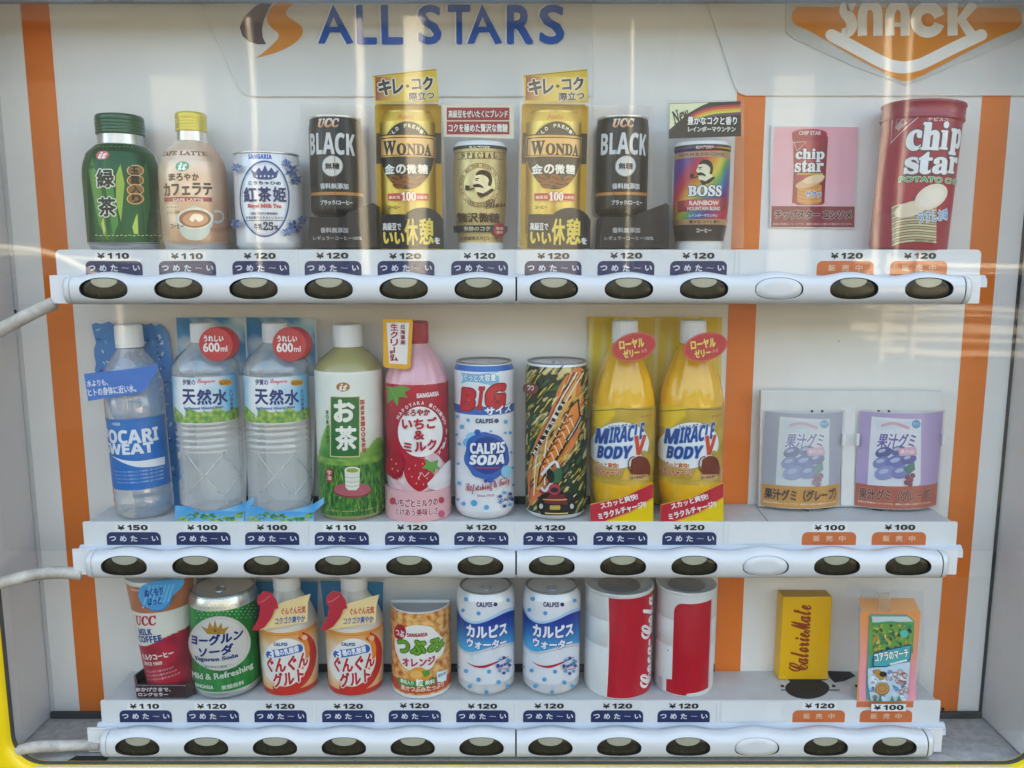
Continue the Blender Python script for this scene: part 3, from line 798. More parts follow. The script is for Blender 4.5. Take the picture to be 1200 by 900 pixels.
def L(chars):
    for ch, l, r, rot in chars:
        if ch == 'A': P_ = [(l, 51), (l + (r - l) * .42, 5), (r, 50), (r - 8, 52), (l + (r - l) * .62, 38), (l + (r - l) * .34, 38), (l + 8, 51)]; a.poly(P_, '#e9ecf2'); a.poly([(x + 1.6, y + .2) for x, y in P_], BL); a.poly([((l + r) / 2 - 6, 31.5), ((l + r) / 2 - 1, 20), ((l + r) / 2 + 4, 31.5)], '#b9bcc0')
        else:
            a.text(ch, l - 1.2, 4.6, r - 1, 52, '#e9ecf2', bold=4.2); a.text(ch, l + .6, 5.4, r + .6, 52.4, BL, bold=4.0)
L([('A', 371, 413, 0), ('L', 417, 441, 0), ('L', 446, 472, 0), ('S', 489, 517, 0), ('T', 524, 551, 0), ('A', 546, 587, 0), ('R', 593, 625, 0), ('S', 631, 661, 0)])
a.obj('all_stars_lettering', vm, INK_VINYL)
a = Art(Flat(WALL - 3.6))
sg = [(934, 8), (928, 15), (928, 24), (934, 30), (948, 36), (1000, 66), (1045, 90), (1056, 95), (1066, 95), (1082, 88), (1120, 68), (1165, 45), (1192, 34), (1198, 26), (1196, 14), (1188, 9)]
g = G(); q = [S.P(*p) for p in [(920, -20), (921, 38), (930, 46), (1000, 78), (1062, 101), (1120, 76), (1210, 40), (1240, -20)]]
g.prism(q, WALL - 3.5, WALL - 2.7); obj('snack_sign_backing', g, clear_mat('snack_sign_film', tint=(.93, .93, .93), haze=.5, hazecol=(.9, .9, .88), rough=.3, gain=.6), vm)
a.poly(sg, '#e8862a')
WS = (.93, .93, .91)
a.line([(974, 41), (1000, 55), (1030, 71), (1045, 77), (1060, 79), (1076, 76), (1090, 70), (1120, 55), (1150, 41)], 13.5, WS, sm=True)
for q in ((974, 41), (1150, 41)): a.ell(q[0], q[1], 6.7, 6.7, WS)
a.line([(1001, 9), (992, 6), (990, 14), (996, 22), (998, 31), (993, 38), (986, 37)], [10, 12, 13, 13, 12, 8], WS, sm=True)
a.line([(1010.5, 42), (1010.5, 18), (1014, 8), (1020, 6), (1026, 9), (1028.5, 17), (1028.5, 42)], 10.8, WS, sm=True)
a.line([(1042.5, 42), (1042.5, 20), (1046, 9), (1052, 6), (1058, 9), (1060.5, 17), (1060.5, 42)], 10.8, WS, sm=True); a.line([(1043, 29), (1060, 29)], 5, WS)
a.ring(1087, 23.5, 14, 14.5, 12.5, WS, a0=18, a1=345)
a.line([(1116, 4), (1116, 42)], 12, WS); a.line([(1141, 4), (1126, 23), (1139, 42)], 11.5, WS)
a.obj('snack_lettering', vm, INK_VINYL)

# clear panes between the rails
GY = 12.5
def pane(x0, x1, z0, z1, m=None):
    g = G(); g.box(x0, x1, GY, GY + 2.4, z0, z1, .5); return obj('window_pane', g, m or M_GLASS, vm)
SEAM = at(694, 200, GY)[0]
pane(OX0 + 1, SEAM - .4, 14.5, OZ1 - 2, M_GLASS_TOP); pane(SEAM + .4, OX1 - 1, 14.5, OZ1 - 2, M_GLASS_TOP)
pane(OX0 + 1, OX1 - 1, ROWZ[1] + 13.0, -15.8)
pane(OX0 + 1, OX1 - 1, ROWZ[2] + 13.5, ROWZ[1] - 16.5)

# ------------------------------------------------------------------ the display samples
Z0, Z1, Z2 = SHELF
def cyl_at(l, r, py, Y0):
    """axis x and radius of an upright round thing whose outline spans l..r at photo height py"""
    x, z = at((l + r) / 2, py, Y0); k = scale_at(Y0, z)
    D = math.hypot(Y0 - CAM.y, x); rr = (r - l) / 2 / k * .995
    return x, rr / math.sqrt(1 + (rr / D) ** 2)
def top_at(px, py, Y): return at(px, py, Y)[1]
def can_prof(z0, z1, r, neck=.86, foot=.84, rim=1.6):
    return [(z0, r * foot * .9), (z0 + 1.2, r * foot), (z0 + 5, r * (foot + .1)), (z0 + 8.5, r), (z1 - 11, r), (z1 - 7, r * .97), (z1 - 3, r * (neck + .01)), (z1 - 2.2, r * neck)]
def lid(g, x, y, z, r, k=1., mi=0):
    g.lathe(x, y, [(z - 2.4, r * .99), (z - .4, r * 1.035), (z, r * 1.02), (z, r * .97), (z - 2.6, r * .94), (z - 2.8, r * .3), (z - 2.8, .01)], 56, k=k, mi=mi)
INSLOT = {}
def body_can(t, x, y, z0, z1, r, bodymat, k=1., neck=.86, foot=.84, lidmat=None, r_rim=None, n=64):
    p = can_prof(z0, z1, r, neck, foot)
    g = G(); g.lathe(x, y, p, n, k=k); obj('can_body', g, bodymat, t)
    g = G(); lid(g, x, y, z1, r * neck, k)
    o = obj('can_lid', g, lidmat or M_LID, t)
    # pull tab
    g = G(); yy = y - k * 0
    g.tube([(x + 5.5 * math.cos(a), yy - 8 + 8 * math.sin(a), z1 - 1.6) for a in [2 * math.pi * q / 14 for q in range(15)]], 1.0, 8); obj('pull_tab', g, M_ALU, t)
    return Cyl(x, y, p, k=k, r0=r)
def wrap(a, S, zt, zb, fn, nu=44, nv=40, deg=88):
    """colour round the front of a container between two heights (mm)"""
    u0, u1 = -R(deg) * S.r0, R(deg) * S.r0; v = []; c = []; f = []; off = a.off()
    for j in range(nv + 1):
        for i in range(nu + 1):
            u = u0 + (u1 - u0) * i / nu; z = zt + (zb - zt) * j / nv; v.append((u, z)); c.append(lin(fn(u, z)))
    for j in range(nv):
        for i in range(nu):
            p = j * (nu + 1) + i; f.append((p, p + nu + 1, p + nu + 2, p + 1))
    a._emit(v, f, c, off)
def hband(a, z0, z1, col, deg=88, nv=1):
    wrap(a, a.S, z1, z0, (lambda u, z: col), 44, nv, deg)
def card(t, name, pts, Y, th, m, bev=.2):
    S = Flat(Y); q = [S.P(*p) for p in pts]; g = G(); g.prism(q, Y, Y + th, bev=bev); return obj(name, g, m, t)

# ---------- 1 green tea alloy bottle, top row
Y0 = 60.0
def bottle_can(name_lbl, cat, lx, rx, pycap, capx, cap_y, neck_y, sh_y, colcap, fn, grp=None):
    x, r = cyl_at(lx, rx, 235, Y0); S0 = Z0
    t = thing('coffee_bottle' if 'latte' in name_lbl else 'tea_bottle', name_lbl, cat, (x, Y0, Z0), grp)
    zc1 = top_at(x, cap_y[0], Y0 - 14); zc0 = top_at(x, cap_y[1], Y0 - 14); zn0 = top_at(x, neck_y, Y0 - 16); zs = top_at(x, sh_y, Y0 - r)
    rc = (capx[1] - capx[0]) / 2 / scale_at(Y0, zc0)
    prof = [(Z0, r * .88), (Z0 + 1.5, r * .93), (Z0 + 5.5, r * .955), (Z0 + 7.5, r * .985), (zs - 14, r), (zs - 6, r * .985), (zs, r * .95), (zs + (zn0 - zs) * .5, r * .5 + rc * .5 + 2.5), (zn0, rc * 1.02)]
    g = G(); g.lathe(x, Y0, prof, 64); obj('bottle_body', g, M_ALU, t)
    g = G(); g.lathe(x, Y0, [(zn0 - .5, rc * .95), (zc0, rc * .93)], 48); obj('bottle_neck', g, M_ALU, t)
    cp = [(zc0, rc * .98), (zc0 + 1, rc * 1.01)]
    hh = zc1 - zc0
    for q in range(4): cp += [(zc0 + hh * (.12 + .16 * q), rc * 1.01), (zc0 + hh * (.15 + .16 * q), rc * .975), (zc0 + hh * (.20 + .16 * q), rc * 1.01)]
    cp += [(zc1 - 2.4, rc * 1.0), (zc1 - .6, rc * .95), (zc1, rc * .86), (zc1, .01)]
    g = G(); g.lathe(x, Y0, cp, 48); obj('screw_cap', g, colcap, t)
    S = Cyl(x, Y0, prof, r0=r); a = Art(S, zstep=5)
    wrap(a, S, zn0 - 1, Z0 + 6.5, fn, 60, 60); return t, a, S, x, r
GC = mat('green_metal_cap', '#0e4d34', .3, metal=.3, coat=.3); YC = mat('gold_metal_cap', '#c6bd35', .32, metal=.45, coat=.2)
def f_tea(u, z):
    h = (z - Z0) / 110; n_ = nz(u + 3 * math.sin(z * .05), z * .12, .09, 3.1); s_ = nz(u, z, .5, 9)
    c = mix('#08402a', '#155a36', .5 + n_)
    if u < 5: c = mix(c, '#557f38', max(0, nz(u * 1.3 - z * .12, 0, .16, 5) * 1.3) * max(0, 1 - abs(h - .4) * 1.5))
    return mix(c, '#0a4a2d', .35 if h > .9 or h < .06 else 0)
t, a, S, x, r = bottle_can('dark green tea bottle with green ribbed cap, first in the top row', 'tea bottle', 103, 190, 0, (116.5, 169.5), (133, 157), 168.5, 187, GC, f_tea)
for c_, pts in (('#4c7c38', [(104, 200), (109, 184), (118, 215), (128, 285), (116, 262)]), ('#86ab4d', [(136, 205), (141, 192), (146, 215), (142, 260), (136, 236)]), ('#b7c470', [(119, 262), (121, 254), (124, 270), (122, 276)]), ('#9aba5a', [(155, 266), (159, 254), (161, 250), (162, 274), (157, 274)]), ('#3f8243', [(124, 222), (132, 216), (139, 262), (133, 276)]), ('#1f5f38', [(165, 200), (171, 190), (176, 240), (170, 276)])): a.poly(pts, c_)
a.ell(120.5, 182, 7.6, 5.2, '#d8564c', rot=-8); a.text('𝒊𝒕', 115.5, 178, 126, 186, '#f2e2dc', bold=.5)
a.text('緑', 113.5, 198, 134, 220, '#2b332f', bold=.9, edge=(1.0, '#cfd8cc')); a.text('茶', 115.5, 231, 136.5, 254, '#2b332f', bold=.9, edge=(1.0, '#cfd8cc'))
for i, yy in enumerate((200, 211.5, 222.5, 233)):
    a.ell(158.3, yy, 9.8, 6.6, '#d8b474'); a.ell(158.3, yy, 8.8, 5.8, '#7a5c33')
a.text('玉露入り', 153, 194.5, 163.5, 238.5, '#1c1a12', bold=.7, vert=True)
for i in range(16): a.line([(113 + i * 4.7, 275.5 + (i % 2)), (116 + i * 4.7, 276)], 1, '#9dbb6f')
for i in range(14): a.line([(117 + i * 4.4, 171.8 + (i % 3) * .6), (119.6 + i * 4.4, 172)], .8, '#5d9c76')
a.obj('printed_label', t, INK_METAL)

# ---------- 2 latte alloy bottle
def f_latte(u, z):
    h = (z - Z0) / 120
    c = mix('#9a6a4e', '#d3a98c', min(1, h * 2.2)); c = mix(c, '#e6d3c1', max(0, (h - .45) * 1.6))
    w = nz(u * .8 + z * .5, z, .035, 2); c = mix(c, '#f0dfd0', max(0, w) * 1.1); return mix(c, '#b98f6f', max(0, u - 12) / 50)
t, a, S, x, r = bottle_can('beige cafe latte bottle with gold cap and coffee cup picture', 'coffee bottle', 190, 268, 0, (205.5, 240.5), (130, 153), 164, 188, YC, f_latte)
a.text('𝐂𝐀𝐅𝐄 𝐋𝐀𝐓𝐓𝐄', 192.5, 176.6, 242, 182, '#5b3a2e', bold=.35)
a.ell(213.8, 195, 8, 5.9, '#1f8a67', rot=-5); a.text('𝒊𝒕', 208.5, 190.8, 219.5, 199.4, '#eef4ee', bold=.5)
for i, (ch, l) in enumerate((('ま', 197.5), ('ろ', 206.5), ('や', 215.5), ('か', 225))): a.text(ch, l, 203, l + 8, 212, '#33261f', bold=.45)
a.text('カフェラテ', 192.5, 213.5, 248.5, 229.5, '#241b18', bold=1.25, rot=2)
a.rect(193, 231.5, 248, 236.6, '#862a34'); a.text('CAFE LATTE', 203, 232.5, 238, 235.8, '#ecc', bold=.2)
a.rect(195, 240, 211, 245, '#d9c2ac'); a.text('エスプレッソ', 196, 241, 210, 244.2, '#6d4a3a', bold=.2); a.rect(194.5, 246, 213, 251.5, '#cbab92'); a.text('コーヒー飲料', 196, 247.2, 212, 250.6, '#6d4a3a', bold=.2)
a.ring(254, 254, 7, 6.5, 3, '#b9c4c0', a0=-120, a1=120)
a.poly([(207, 254)] + smooth([(208, 262), (213, 274), (222, 281), (236, 281), (244, 274), (249, 262), (250, 252)], 4) + [(228, 240)], '#a8bab8')
a.ell(228.5, 256, 20.5, 12.5, '#cfd6d0'); a.ell(228.5, 256.5, 18.2, 10.6, '#7c4f33'); a.ell(229, 257, 14.5, 7.8, '#b98a61')
a.poly(smooth([(222, 257), (227, 251), (236, 252), (238, 257), (233, 260), (229, 257), (226, 260), (222, 257)], 4), '#efe3cf')
a.line([(246, 268), (254, 270), (264, 268), (270, 264)], [3, 6, 4], '#a97b5c', sm=True); a.text('コーヒー', 201, 262, 216, 268, '#3c2a22', bold=.3)
a.obj('printed_label', t, INK_METAL)

# ---------- 3 white royal milk tea can
WB = mat('white_can_paint', (.74, .75, .78), .32, metal=.15, coat=.3)
x, r = cyl_at(276.5, 353, 235, Y0)
t = thing('tea_can', 'short white tea can with blue flowers, oval frame and crown', 'canned tea', (x, Y0, Z0))
S = body_can(t, x, Y0, Z0, top_at(x, 176.5, Y0 - r), r, WB, lidmat=M_ALU, neck=.95, foot=.9); a = Art(S, zstep=8)
BLU = '#28437c'
a.text('𝗦𝗔𝗡𝗚𝗔𝗥𝗜𝗔', 291, 180.5, 318.5, 186.3, '#2b4f9c', bold=.6)
a.ring(310, 233, 28.5, 44, 2.2, '#39508a'); a.ring(310, 233, 26.2, 41.4, .6, '#9aa6c4')
a.poly([(294, 198), (299, 202), (303.5, 196), (307, 201), (310.5, 193), (314, 201), (318, 196), (322, 202), (327, 198), (324, 208), (317, 210.5), (304, 210.5), (297, 208)], '#35497f')
for i in range(5): a.ell(301 + i * 4.6, 206.5, 1, 1.2, '#cfd8ea')
a.text('こうちゃひめ', 291, 212.2, 329, 216.4, '#33406a', bold=.35)
for ch, l, r_ in (('紅', 286, 301), ('茶', 302.5, 318), ('姫', 319.5, 335)): a.text(ch, l, 219, r_, 237, '#2d3763', bold=.95)
a.text('𝐑𝐨𝐲𝐚𝐥 𝐌𝐢𝐥𝐤 𝐓𝐞𝐚', 290.5, 238.6, 329.5, 244.6, '#cf3a36', bold=.3)
a.text('ご馳走さわやか果肉風味', 293, 248.6, 325, 251.6, '#49506c', bold=.2); a.text('紅茶の香りとやさしいミルク', 289, 253.4, 331, 256.4, '#49506c', bold=.2); a.line([(289, 258.5), (332, 258.5)], .7, '#49506c')
a.text('牛乳', 298, 262, 308, 269.5, '#343c62', bold=.5); a.text('𝟐𝟓', 308.5, 260, 320.5, 270, '#343c62', bold=.3); a.text('%', 321, 264, 326, 269.5, '#343c62', bold=.3)
for cx, cy, k_ in ((341, 200, 1.), (345, 211, .8), (334, 191, .6), (343, 266, 1.1), (334, 272, .6), (281.5, 197, .7), (281, 262, .8), (349, 257, .6)):
    for q in range(7):
        w = q * .9 + cx; a.ell(cx + 4.6 * k_ * math.cos(w), cy + 4.6 * k_ * math.sin(w), 2.7 * k_, 1.8 * k_, ('#4468ac', '#2b4c90', '#7f9acb')[q % 3], rot=math.degrees(w), n=12)
    a.ell(cx, cy, 1.6 * k_, 1.6 * k_, '#24407f', n=10)
    for q in range(4):
        w = q * 1.7 + cy; a.line([(cx + 5 * k_ * math.cos(w), cy + 5 * k_ * math.sin(w)), (cx + 10.5 * k_ * math.cos(w + .3), cy + 10.5 * k_ * math.sin(w + .3))], [1.6, .4], '#5674ad')
a.obj('printed_label', t, INK_METAL)

# ---------- 4, 8 black coffee can on a stand
BK = mat('black_can_paint', (.014, .013, .012), .34, spec=.3, coat=.15)
x, r = cyl_at(363.5, 425, 190, 64)
zb = top_at(x, 252, 64 - r)
t = thing('coffee_can', 'black coffee can on black stand right of the short white tea can', 'canned coffee', (x, 64, Z0), 'black coffee cans on stands')
S = body_can(t, x, 64, zb, top_at(x, 134, 64 - r), r, BK, lidmat=M_ALU, neck=.95, foot=.9); a = Art(S, zstep=8)
a.text('𝑼𝑪𝑪', 373, 138.5, 397.5, 149, lambda s_, t_: mix('#d98a52', '#f1e0cb', t_), bold=.9, edge=(.4, '#5a3a28'))
a.text('𝗕𝗟𝗔𝗖𝗞', 363.8, 155, 415.5, 181, '#d4d5d6', bold=.35, rot=-1)
a.ell(389.5, 194.5, 11.6, 11.6, '#d8d6d0'); a.ring(389.5, 194.5, 12, 12, .8, '#8e8a84'); a.text('無糖', 381, 190.6, 398, 198.6, '#222', bold=.7)
a.text('香料無添加', 375.5, 214.5, 408, 221.5, '#c9c9c8', bold=.45)
hband(a, top_at(x, 228.8, 40), top_at(x, 225.2, 40), '#b9793f')
a.text('ブラック/コーヒー', 376, 234.2, 413, 240.2, '#c9c9c8', bold=.4)
for xx in (378, 392, 419): a.line([(xx, 136), (xx + 1, 249)], .5, '#4a4947')
a.obj('printed_label', t, INK_GLOSS)
g = G(); sS = Flat(31.)
q = [sS.P(*p) for p in [(362, 254), (402, 254), (408, 249), (437, 238), (441, 241), (442.5, 291), (361, 291)]]
q = [(p[0], max(p[1], Z0)) for p in q]; g.prism(q, 31, 90, bev=.8); st = obj('display_stand', g, M_BLACKP, t)
a = Art(Flat(30.9)); a.text('香料無添加', 375.5, 266.5, 408, 273, '#9a9a9c', bold=.3); a.text('レギュラーコーヒー100%', 367, 276.5, 424, 281.5, '#8b8b8d', bold=.2)
a.obj('stand_lettering', st, INK_GLOSS)
card(t, 'clear_card', [(353, 122), (436, 124), (443, 291), (357, 291)], 88, .4, M_CARD)
black = t

# ---------- 5, 7 gold premium coffee
GD = '#c9a21f'
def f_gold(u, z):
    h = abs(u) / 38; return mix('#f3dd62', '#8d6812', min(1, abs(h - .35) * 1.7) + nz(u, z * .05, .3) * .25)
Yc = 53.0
t = thing('coffee_can', 'gold coffee can with tall yellow promotion card, left of the red topped white cup', 'canned coffee', (at(478, 290, Yc)[0], Yc, Z0), 'gold coffee cans with tall promotion cards')
M_GOLD = mat('gold_card', '#c9a32a', .3, metal=.35)
zb = Z0
pts = [(440, 122), (513.5, 122), (519, 289), (446, 289)]
q = [Flat(Yc).P(*p) for p in pts]; q[2] = (q[2][0], Z0); q[3] = (q[3][0], Z0)
g = G(); g.prism(q, Yc, Yc + 2); cd = obj('backing_card', g, M_GOLD, t)
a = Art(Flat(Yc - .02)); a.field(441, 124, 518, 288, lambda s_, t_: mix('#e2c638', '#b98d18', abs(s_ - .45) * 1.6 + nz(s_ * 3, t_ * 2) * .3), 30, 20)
a.rect(441, 156, 517, 192, '#33322f'); a.obj('card_print', cd, INK)
x, r = cyl_at(447, 511, 200, Yc + 4)
prof = [(Z0 + 6, r * .9), (Z0 + 12, r), (top_at(x, 140, Yc - 18), r), (top_at(x, 132, Yc - 18), r * .9), (top_at(x, 128, Yc - 18), r * .84)]
g = G(); g.lathe(x, Yc + 1, prof, 48, a0=-R(90), a1=R(90), k=.62); obj('can_shell', g, M_GOLD, t)
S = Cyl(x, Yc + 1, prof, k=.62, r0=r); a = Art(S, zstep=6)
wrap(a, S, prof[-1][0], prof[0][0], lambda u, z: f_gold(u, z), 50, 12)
a.text('Asahi', 466, 133.5, 484, 139.5, '#c8652f', bold=.5)
a.ell(477.5, 182, 30.5, 40, '#2f2e2b'); a.ring(477.5, 182, 31.6, 41, 1.2, '#d9bd4f')
for i, ch in enumerate('GOLD PREMIUM'):
    if ch == ' ': continue
    w = R(-90 + (i - 5.5) * 10.5); cx, cy = 477.5 + 27 * math.cos(w), 183 + 36 * math.sin(w); a.text(ch, cx - 1.7, cy - 2, cx + 1.7, cy + 2.4, '#d8d2b8', bold=.2, rot=-(i - 5.5) * 8)
a.rect(443.5, 159.5, 511, 187, '#33322f'); a.rect(445, 161, 509.5, 185.5, '#d9a852'); a.rect(446.6, 162.6, 508, 183.9, '#3a2c1c'); a.rect(447.6, 163.6, 507, 182.9, '#dcb468')
a.text('𝐖', 450.5, 165, 465, 182, '#2b2a2a', bold=.55); a.text('𝐎𝐍𝐃𝐀', 465.5, 168, 504, 182, '#2b2a2a', bold=.5)
for ch, l in (('金', 452), ('の', 464.5), ('微', 476.5), ('糖', 489)): a.text(ch, l, 192.5, l + 11.5, 204, '#e3e1da', bold=.6)
for cx, cy, ro in ((463, 209, 20), (472, 214, -15), (483, 216, 10), (492, 210, -20), (478, 209, 30), (468, 217, 5)):
    a.ell(cx, cy, 6.4, 4.4, '#7a4a20', rot=ro); a.line([(cx - 5 * math.cos(R(ro)), cy - 5 * math.sin(R(ro))), (cx + 5 * math.cos(R(ro)), cy + 5 * math.sin(R(ro)))], 1.1, '#3b200c')
a.rect(456, 227, 500.5, 235.3, '#b93a4c'); a.text('高級豆', 457.5, 229.5, 470, 233.4, '#e9c8a0', bold=.2); a.text('𝟏𝟎𝟎', 471, 225, 487, 235.5, '#f1e3cf', bold=.45, edge=(.6, '#a02b3c')); a.text('%使用', 488, 229.5, 499, 233.4, '#e9c8a0', bold=.2)
a.text('コーヒー', 457, 241, 470, 245, '#6d5512', bold=.2); a.obj('printed_label', t, INK_METAL)
# header card, leaning out at its top, and the black foot card
q = [Flat(40.).P(*p) for p in [(436.5, 89), (511.5, 80.5), (514, 119.5), (439.5, 121)]]
g = G(); g.prism(q, 40, 40.6); h = obj('promotion_card', g, M_GOLD, t); a = Art(Flat(39.98))
a.uvpoly(q, '#dcbc3a'); a.field(440, 90, 512, 118, lambda s_, t_: mix(mix('#8a3f35', '#c98a3a', s_ * 3), '#ead15a', s_ * 2.2 - .3 + t_ * .3), 26, 8)
a.line([(437, 89.6), (511.5, 81.6)], 1.2, '#a88a1c')
a.text('キ', 443, 92.5, 459, 112, '#2c2a30', bold=1.0, edge=(1., '#e8dfc8'), rot=3); a.text('レ', 460, 92, 473, 110.5, '#2c2a30', bold=1.0, edge=(1., '#e8dfc8'), rot=3); a.ell(477.5, 101, 1.9, 1.9, '#2c2a30')
a.text('コ', 482, 92.5, 493.5, 105.5, '#2c2a30', bold=1.0, edge=(1., '#e8dfc8'), rot=5); a.text('ク', 495, 89.5, 508, 106, '#2c2a30', bold=1.0, edge=(1., '#e8dfc8'), rot=5)
a.text('際立つ', 479.5, 107.5, 509, 117.5, '#26242a', bold=.7, edge=(.6, '#e8dfc8'), rot=4); a.obj('card_print', h, INK)
FY = 30.
fp = [(446, 291), (446, 251), (476, 251)] + [(495 + 25 * math.cos(R(w)), 263 + 20 * math.sin(R(w))) for w in range(-140, -19, 12)] + [(519.5, 258), (520, 291)]
q = [Flat(FY).P(*p) for p in fp]; q = [(p[0], max(p[1], Z0)) for p in q]
g = G(); g.prism(q, FY, FY + 1.6, bev=.3); h = obj('foot_card', g, M_BLACKP, t)
a = Art(Flat(FY - .03)); a.text('高級豆で', 448.5, 261, 470, 270, '#d9d9d4', bold=.55)
a.text('いい', 449, 272, 474, 286, '#e4cf4a', bold=1.0, rot=-2); a.text('休', 474, 256, 490, 287, '#e4cf4a', bold=1.1); a.text('憩', 491, 255.5, 508.5, 286.5, '#e4cf4a', bold=1.0); a.text('を', 509, 278, 516, 286, '#d9d9d4', bold=.4)
a.obj('card_print', h, INK)
card(t, 'clear_card', [(437, 120), (519, 120), (524, 290), (440, 290)], Yc + 3, .4, M_CARD)
gold = t

# ---------- the little portrait emblem used on two cups: a man's head in profile with a pipe
def portrait(a, cx, cy, s_, skin, dark):
    P = lambda pts: [(cx + x * s_, cy + y * s_) for x, y in pts]
    a.poly(P(smooth([(-6, -6), (-3, -11), (4, -12), (9, -9), (11, -3), (10, 4), (12, 9), (6, 13), (0, 14), (-5, 12), (-6, 8), (-8, 5), (-7, 2), (-9, 1), (-7, -3), (-6, -6)], 3)), skin)
    a.poly(P(smooth([(-5, -9), (-1, -13), (6, -13), (11, -9), (12.5, -2), (11, 5), (8, 4), (9, -2), (6, -6), (1, -8), (-5, -7)], 3)), dark)
    a.line(P([(-6, -3), (-1.5, -3.6)]), 1.3 * s_, dark); a.line(P([(-5.4, -1), (-2.4, -1.3)]), .9 * s_, dark)
    a.poly(P(smooth([(-8, 4), (-3, 2.6), (2, 5), (3, 8), (-1, 6.6), (-5, 6.8), (-8, 6)], 3)), dark)
    a.line(P([(-6, 7.6), (-11, 9.5), (-13, 8)]), 1.3 * s_, dark); a.poly(P([(-16, 4), (-11.5, 5), (-12, 10), (-15, 11), (-16.5, 9)]), dark)
    a.poly(P([(-4, 12), (3, 14), (12, 8), (15, 10), (8, 16), (0, 19), (-3, 16)]), dark)

# ---------- 6 white cup with gold label
WP = mat('white_cup_plastic', (.76, .76, .74), .3, coat=.3)
def cup(t, l, r_, top, bl, br, by, Yx, k=1.):
    x, r = cyl_at(l, r_, 200, Yx); z1 = top_at(x, top, Yx - r); h = z1 - Z0
    rb = (br - bl) / (r_ - l) * r
    prof = [(Z0, rb * .97), (Z0 + 2, rb), (Z0 + h * .1, rb * 1.0), (Z0 + h * .28, r * .955), (Z0 + h * .45, r), (Z0 + h * .8, r * 1.0), (z1 - 8, r * .985), (z1 - 6, r * 1.02), (z1 - 2, r * 1.0), (z1, r * .93)]
    g = G(); g.lathe(x, Yx, prof, 56, k=k); obj('cup_body', g, WP, t)
    g = G(); g.lathe(x, Yx, [(z1 - .3, r * .95), (z1 + 1.6, r * .93), (z1 + 1.6, r * .86), (z1 - .5, r * .8), (z1 - .5, .01)], 48, k=k); obj('cup_lid', g, WP, t)
    return Cyl(x, Yx, prof, k=k, r0=r), x, r, z1
x = at(563, 290, 58)[0]
t = thing('coffee_cup', 'white cup with gold label and pipe smoker emblem under a red promotion card', 'coffee cup', (x, 58, Z0))
S, x, r, z1 = cup(t, 531.5, 594.5, 166, 537, 591, 290, 58); a = Art(S, zstep=5)
zt, zb = top_at(x, 169.5, 58 - r), top_at(x, 284, 58 - r)
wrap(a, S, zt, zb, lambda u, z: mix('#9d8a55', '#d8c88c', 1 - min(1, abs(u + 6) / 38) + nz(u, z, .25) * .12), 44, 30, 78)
hband(a, top_at(x, 177.5, 58 - r), zt, '#26303a', 79, 4); a.text('SUNTORY', 550, 171, 574, 175.4, '#d9d3ba', bold=.4)
for i, ch in enumerate('𝐒𝐏𝐄𝐂𝐈𝐀𝐋'): a.text(ch, 541 + i * 6.1, 178.8, 545 + i * 6.1, 185, '#4a3b27', bold=.25)
a.line([(537, 187.2), (589, 187.2)], .7, '#6a583a')
a.ell(562, 217, 23.5, 26, '#4e4430'); a.ell(562, 217, 22.8, 25.3, '#c8b877'); a.ell(562, 217, 18.6, 21, '#5b4f37'); a.ell(562, 217, 18, 20.4, '#d6c98e')
for i, ch in enumerate('THE BOSS IS THE BOSS OF THEM ALL SINCE 1992 '):
    w = R(150 + i * 8.2)
    if ch != ' ': a.text(ch, 562 + 20.6 * math.cos(w) - .9, 217 + 23 * math.sin(w) - 1.3, 562 + 20.6 * math.cos(w) + .9, 217 + 23 * math.sin(w) + 1.3, '#4a3f2a', bold=.1)
portrait(a, 563, 213, 1.0, '#e6dcae', '#3a2a1c')
a.text('ℬ𝓸𝓼𝓼', 568, 233, 589, 243.5, '#463526', bold=.25, rot=8)
for ch, l in (('贅', 538.5), ('沢', 549.8), ('微', 561), ('糖', 572.3)): a.text(ch, l, 249.5, l + 10.8, 261, '#43331f', bold=.85)
hband(a, top_at(x, 272, 58 - r), top_at(x, 264, 58 - r), '#27313b', 79, 3); a.text('芳醇のコク', 546, 265.3, 573, 270.8, '#c9c0a0', bold=.45)
a.ell(582.8, 270, 6.4, 8.2, '#b33a3c'); a.text('微糖', 579, 266, 586.5, 269.6, '#f0d8c8', bold=.3); a.text('香料', 579.4, 270.6, 586, 274, '#f0d8c8', bold=.25)
a.text('炭焼珈琲入り[コーヒー]', 543, 277, 584, 282.4, '#6b4f2b', bold=.35); a.obj('printed_label', t, INK_METAL)
h = card(t, 'promotion_card', [(519, 122.5), (602, 122.5), (602, 162.5), (521, 160)], 42, .5, mat('cream_card', '#ddd2b6', .5), 0)
a = Art(Flat(41.98)); a.rect(523.5, 126, 597, 141, '#a03038'); a.rect(523.5, 142.3, 597, 157.5, '#a52e3a')
a.text('高級豆をぜいたくにブレンド', 525.5, 129, 595, 138, '#efe4d4', bold=.55, edge=(.5, '#5c1420')); a.text('コクを極めた贅沢な微糖', 525.5, 145, 595, 155, '#f1e8da', bold=.7, edge=(.5, '#5c1420')); a.obj('card_print', h, INK)

